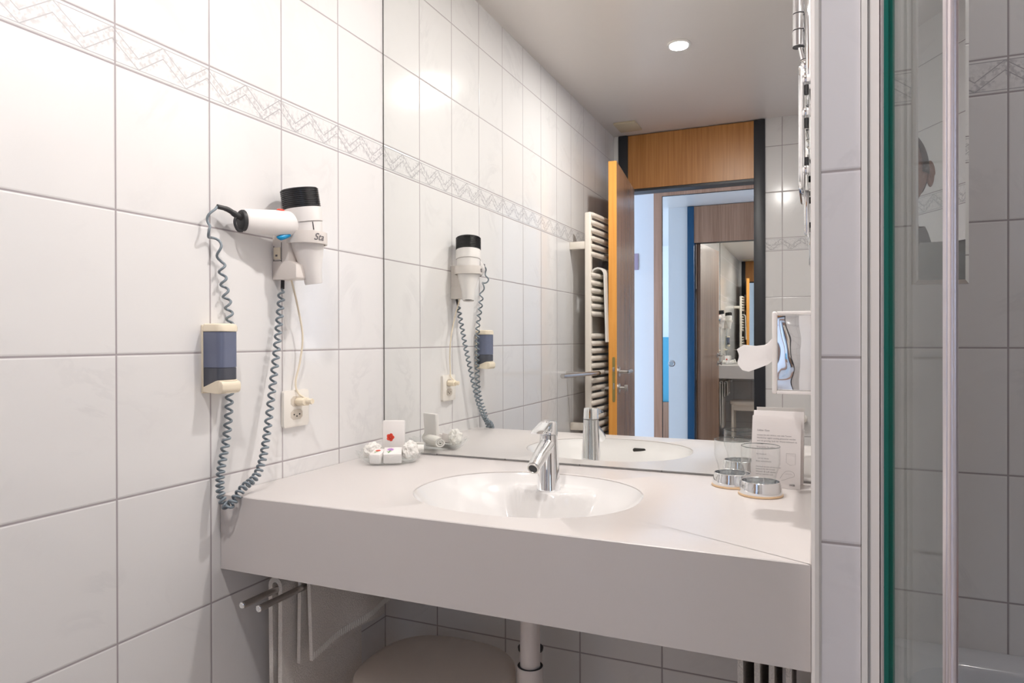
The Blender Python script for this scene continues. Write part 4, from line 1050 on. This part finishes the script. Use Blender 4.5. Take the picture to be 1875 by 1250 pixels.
for s_ in (-1, 1):                                     # ears
    e = bmesh.new(); bmesh.ops.create_icosphere(e, subdivisions=4, radius=1)
    for v in e.verts:
        n = v.co; r_ = math.hypot(n.y, n.z); dish_ = -0.004*math.exp(-((r_-0.45)/0.25)**2) if n.x*s_ > 0 else 0
        v.co = HC + Vector((s_*0.0775, -0.006, -0.006)) + Matrix.Rotation(math.radians(s_*28), 3, 'Z') @ Vector((n.x*0.007 + s_*dish_, n.y*0.019*(1.0 if n.z > 0 else 0.75), n.z*0.033))
    tmp = bpy.data.meshes.new('t'); e.to_mesh(tmp); bmb.from_mesh(tmp); bpy.data.meshes.remove(tmp); e.free()
m2 = MB(); m2.bm.free(); m2.bm = bmb; m2.xf(PT)
bo = m2.build('body', 'skin', pe, True, 180)
# hair: short cap with a beard shadow line
hb = bmesh.new(); bmesh.ops.create_icosphere(hb, subdivisions=6, radius=1)
dead = []
for v in hb.verts:
    n = v.co.copy(); keep = (n.z > 0.52 - 0.30*max(0, -n.y+0.25) and not (n.y > 0.30 and n.z < 0.62)) or (n.y < -0.05 and n.z > -0.45 and abs(n.x) < 0.98) or (n.y < 0.55 and n.z > -0.12 and abs(n.x) > 0.3) or (n.y < 0.42 and n.z > 0.1)
    if not keep: dead.append(v)
    v.co = HC + headpt(n)*1.035 + Vector((0, 0, 0.002))
bmesh.ops.delete(hb, geom=dead, context='VERTS')
m3 = MB(); m3.bm.free(); m3.bm = hb; m3.xf(PT); m3.build('hair', 'hair', pe, True, 180)
for s_ in (-1, 1):
    e = MB().ball(HC + Vector((s_*0.031, 0.0745, 0.004)), 0.0115, (1, 1, 1), 3).xf(PT).build('eye', 'eye', bo)
    MB().ball(HC + Vector((s_*0.031, 0.0845, 0.004)), 0.0045, (1, 0.5, 1), 2).xf(PT).build('iris', 'black', e)
    MB().tube(cr([HC + Vector((s_*0.014, 0.092, 0.022)), HC + Vector((s_*0.032, 0.090, 0.027)), HC + Vector((s_*0.050, 0.078, 0.021))], 5), 0.0028, 8).xf(PT).build('eyebrow', 'hair', bo)
mo = MB().tube(cr([HC + Vector((-0.024, 0.082, -0.064)), HC + Vector((-0.008, 0.094, -0.0615)), HC + Vector((0.008, 0.094, -0.0615)), HC + Vector((0.024, 0.082, -0.064))], 6), [0.001]*3 + [0.0042]*13 + [0.001]*3, 8).xf(PT).build('lips', simple('lips', (0.30, 0.11, 0.09), 0.5), bo)
shirt = Sk(); p0 = shirt.chain([(0, 0, 0.90)], [(0.165, 0.118)])
shirt.chain([(0, -0.005, 1.08), (0, -0.01, 1.25), (0, -0.01, 1.385), (0, 0.0, 1.46), (0, 0.008, 1.500)], [(0.152, 0.115), (0.172, 0.125), (0.160, 0.108), (0.095, 0.075), (0.068, 0.066)], p0)
for sx in (-1, 1):
    shirt.chain([(sx*0.160, -0.01, 1.428), (sx*0.208, 0.0, 1.36), (sx*0.247, -0.01, 1.16), (sx*0.235, 0.10, 1.040), (sx*0.207, 0.195, 1.005)], [0.070, 0.064, 0.052, 0.048, 0.038], 3)
me = shirt.mesh(2); b2 = bmesh.new(); b2.from_mesh(me); m4 = MB(); m4.bm.free(); m4.bm = b2; m4.xf(PT); so = m4.build('shirt', 'shirt', pe, True, 180)
mb = MB(); rows = []
for r, h in ((0.060, 1.490), (0.066, 1.520), (0.072, 1.505), (0.080, 1.475)):
    rows.append([(r*math.cos(a), 0.012 + r*0.95*math.sin(a), h - 0.012*math.sin(a)) for a in [PI/2 + 0.25 + (2*PI-0.5)*k/30 for k in range(31)]])
mb.grid(rows); mb.xf(PT).build('collar', 'shirt', so, True, 60)
MB().tube(cr([(0, 0.075, 1.47), (0, 0.112, 1.36), (0, 0.118, 1.22), (0, 0.114, 1.05)], 6), 0.0025, 6).xf(PT).build('button_placket', 'shirt', so)
tr_ = Sk(); q0 = tr_.chain([(0, 0, 0.97)], [(0.150, 0.112)])
for sx in (-1, 1):
    tr_.chain([(sx*0.092, 0.0, 0.85), (sx*0.105, 0.01, 0.66), (sx*0.108, 0.012, 0.50), (sx*0.112, -0.015, 0.30), (sx*0.115, -0.02, 0.10)], [0.100, 0.082, 0.070, 0.065, 0.060], q0)
b2 = bmesh.new(); b2.from_mesh(tr_.mesh(2)); m5 = MB(); m5.bm.free(); m5.bm = b2; m5.xf(PT); m5.build('trousers', 'jeans', pe, True, 180)
for sx in (-1, 1):
    rows = []
    for z, k in ((0.0, 1.0), (0.02, 1.03), (0.045, 0.95), (0.075, 0.70), (0.095, 0.48)):
        row = []
        for i in range(24):
            a = 2*PI*i/24; fy = math.sin(a); ext = 0.155 if fy > 0 else 0.085
            ext = 0.04 + (ext-0.04)*k if fy > 0 else ext*(0.75+0.25*k)
            row.append((sx*0.117 + math.cos(a)*0.046*(0.6+0.4*k), 0.0 + fy*ext, z + 0.001))
        rows.append(row)
    mb = MB(); vs = mb.grid(rows, closed_u=True); mb.bm.faces.new(vs[0]); mb.bm.faces.new(vs[-1]); mb.xf(PT).build('shoe', 'black', pe, True, 50)
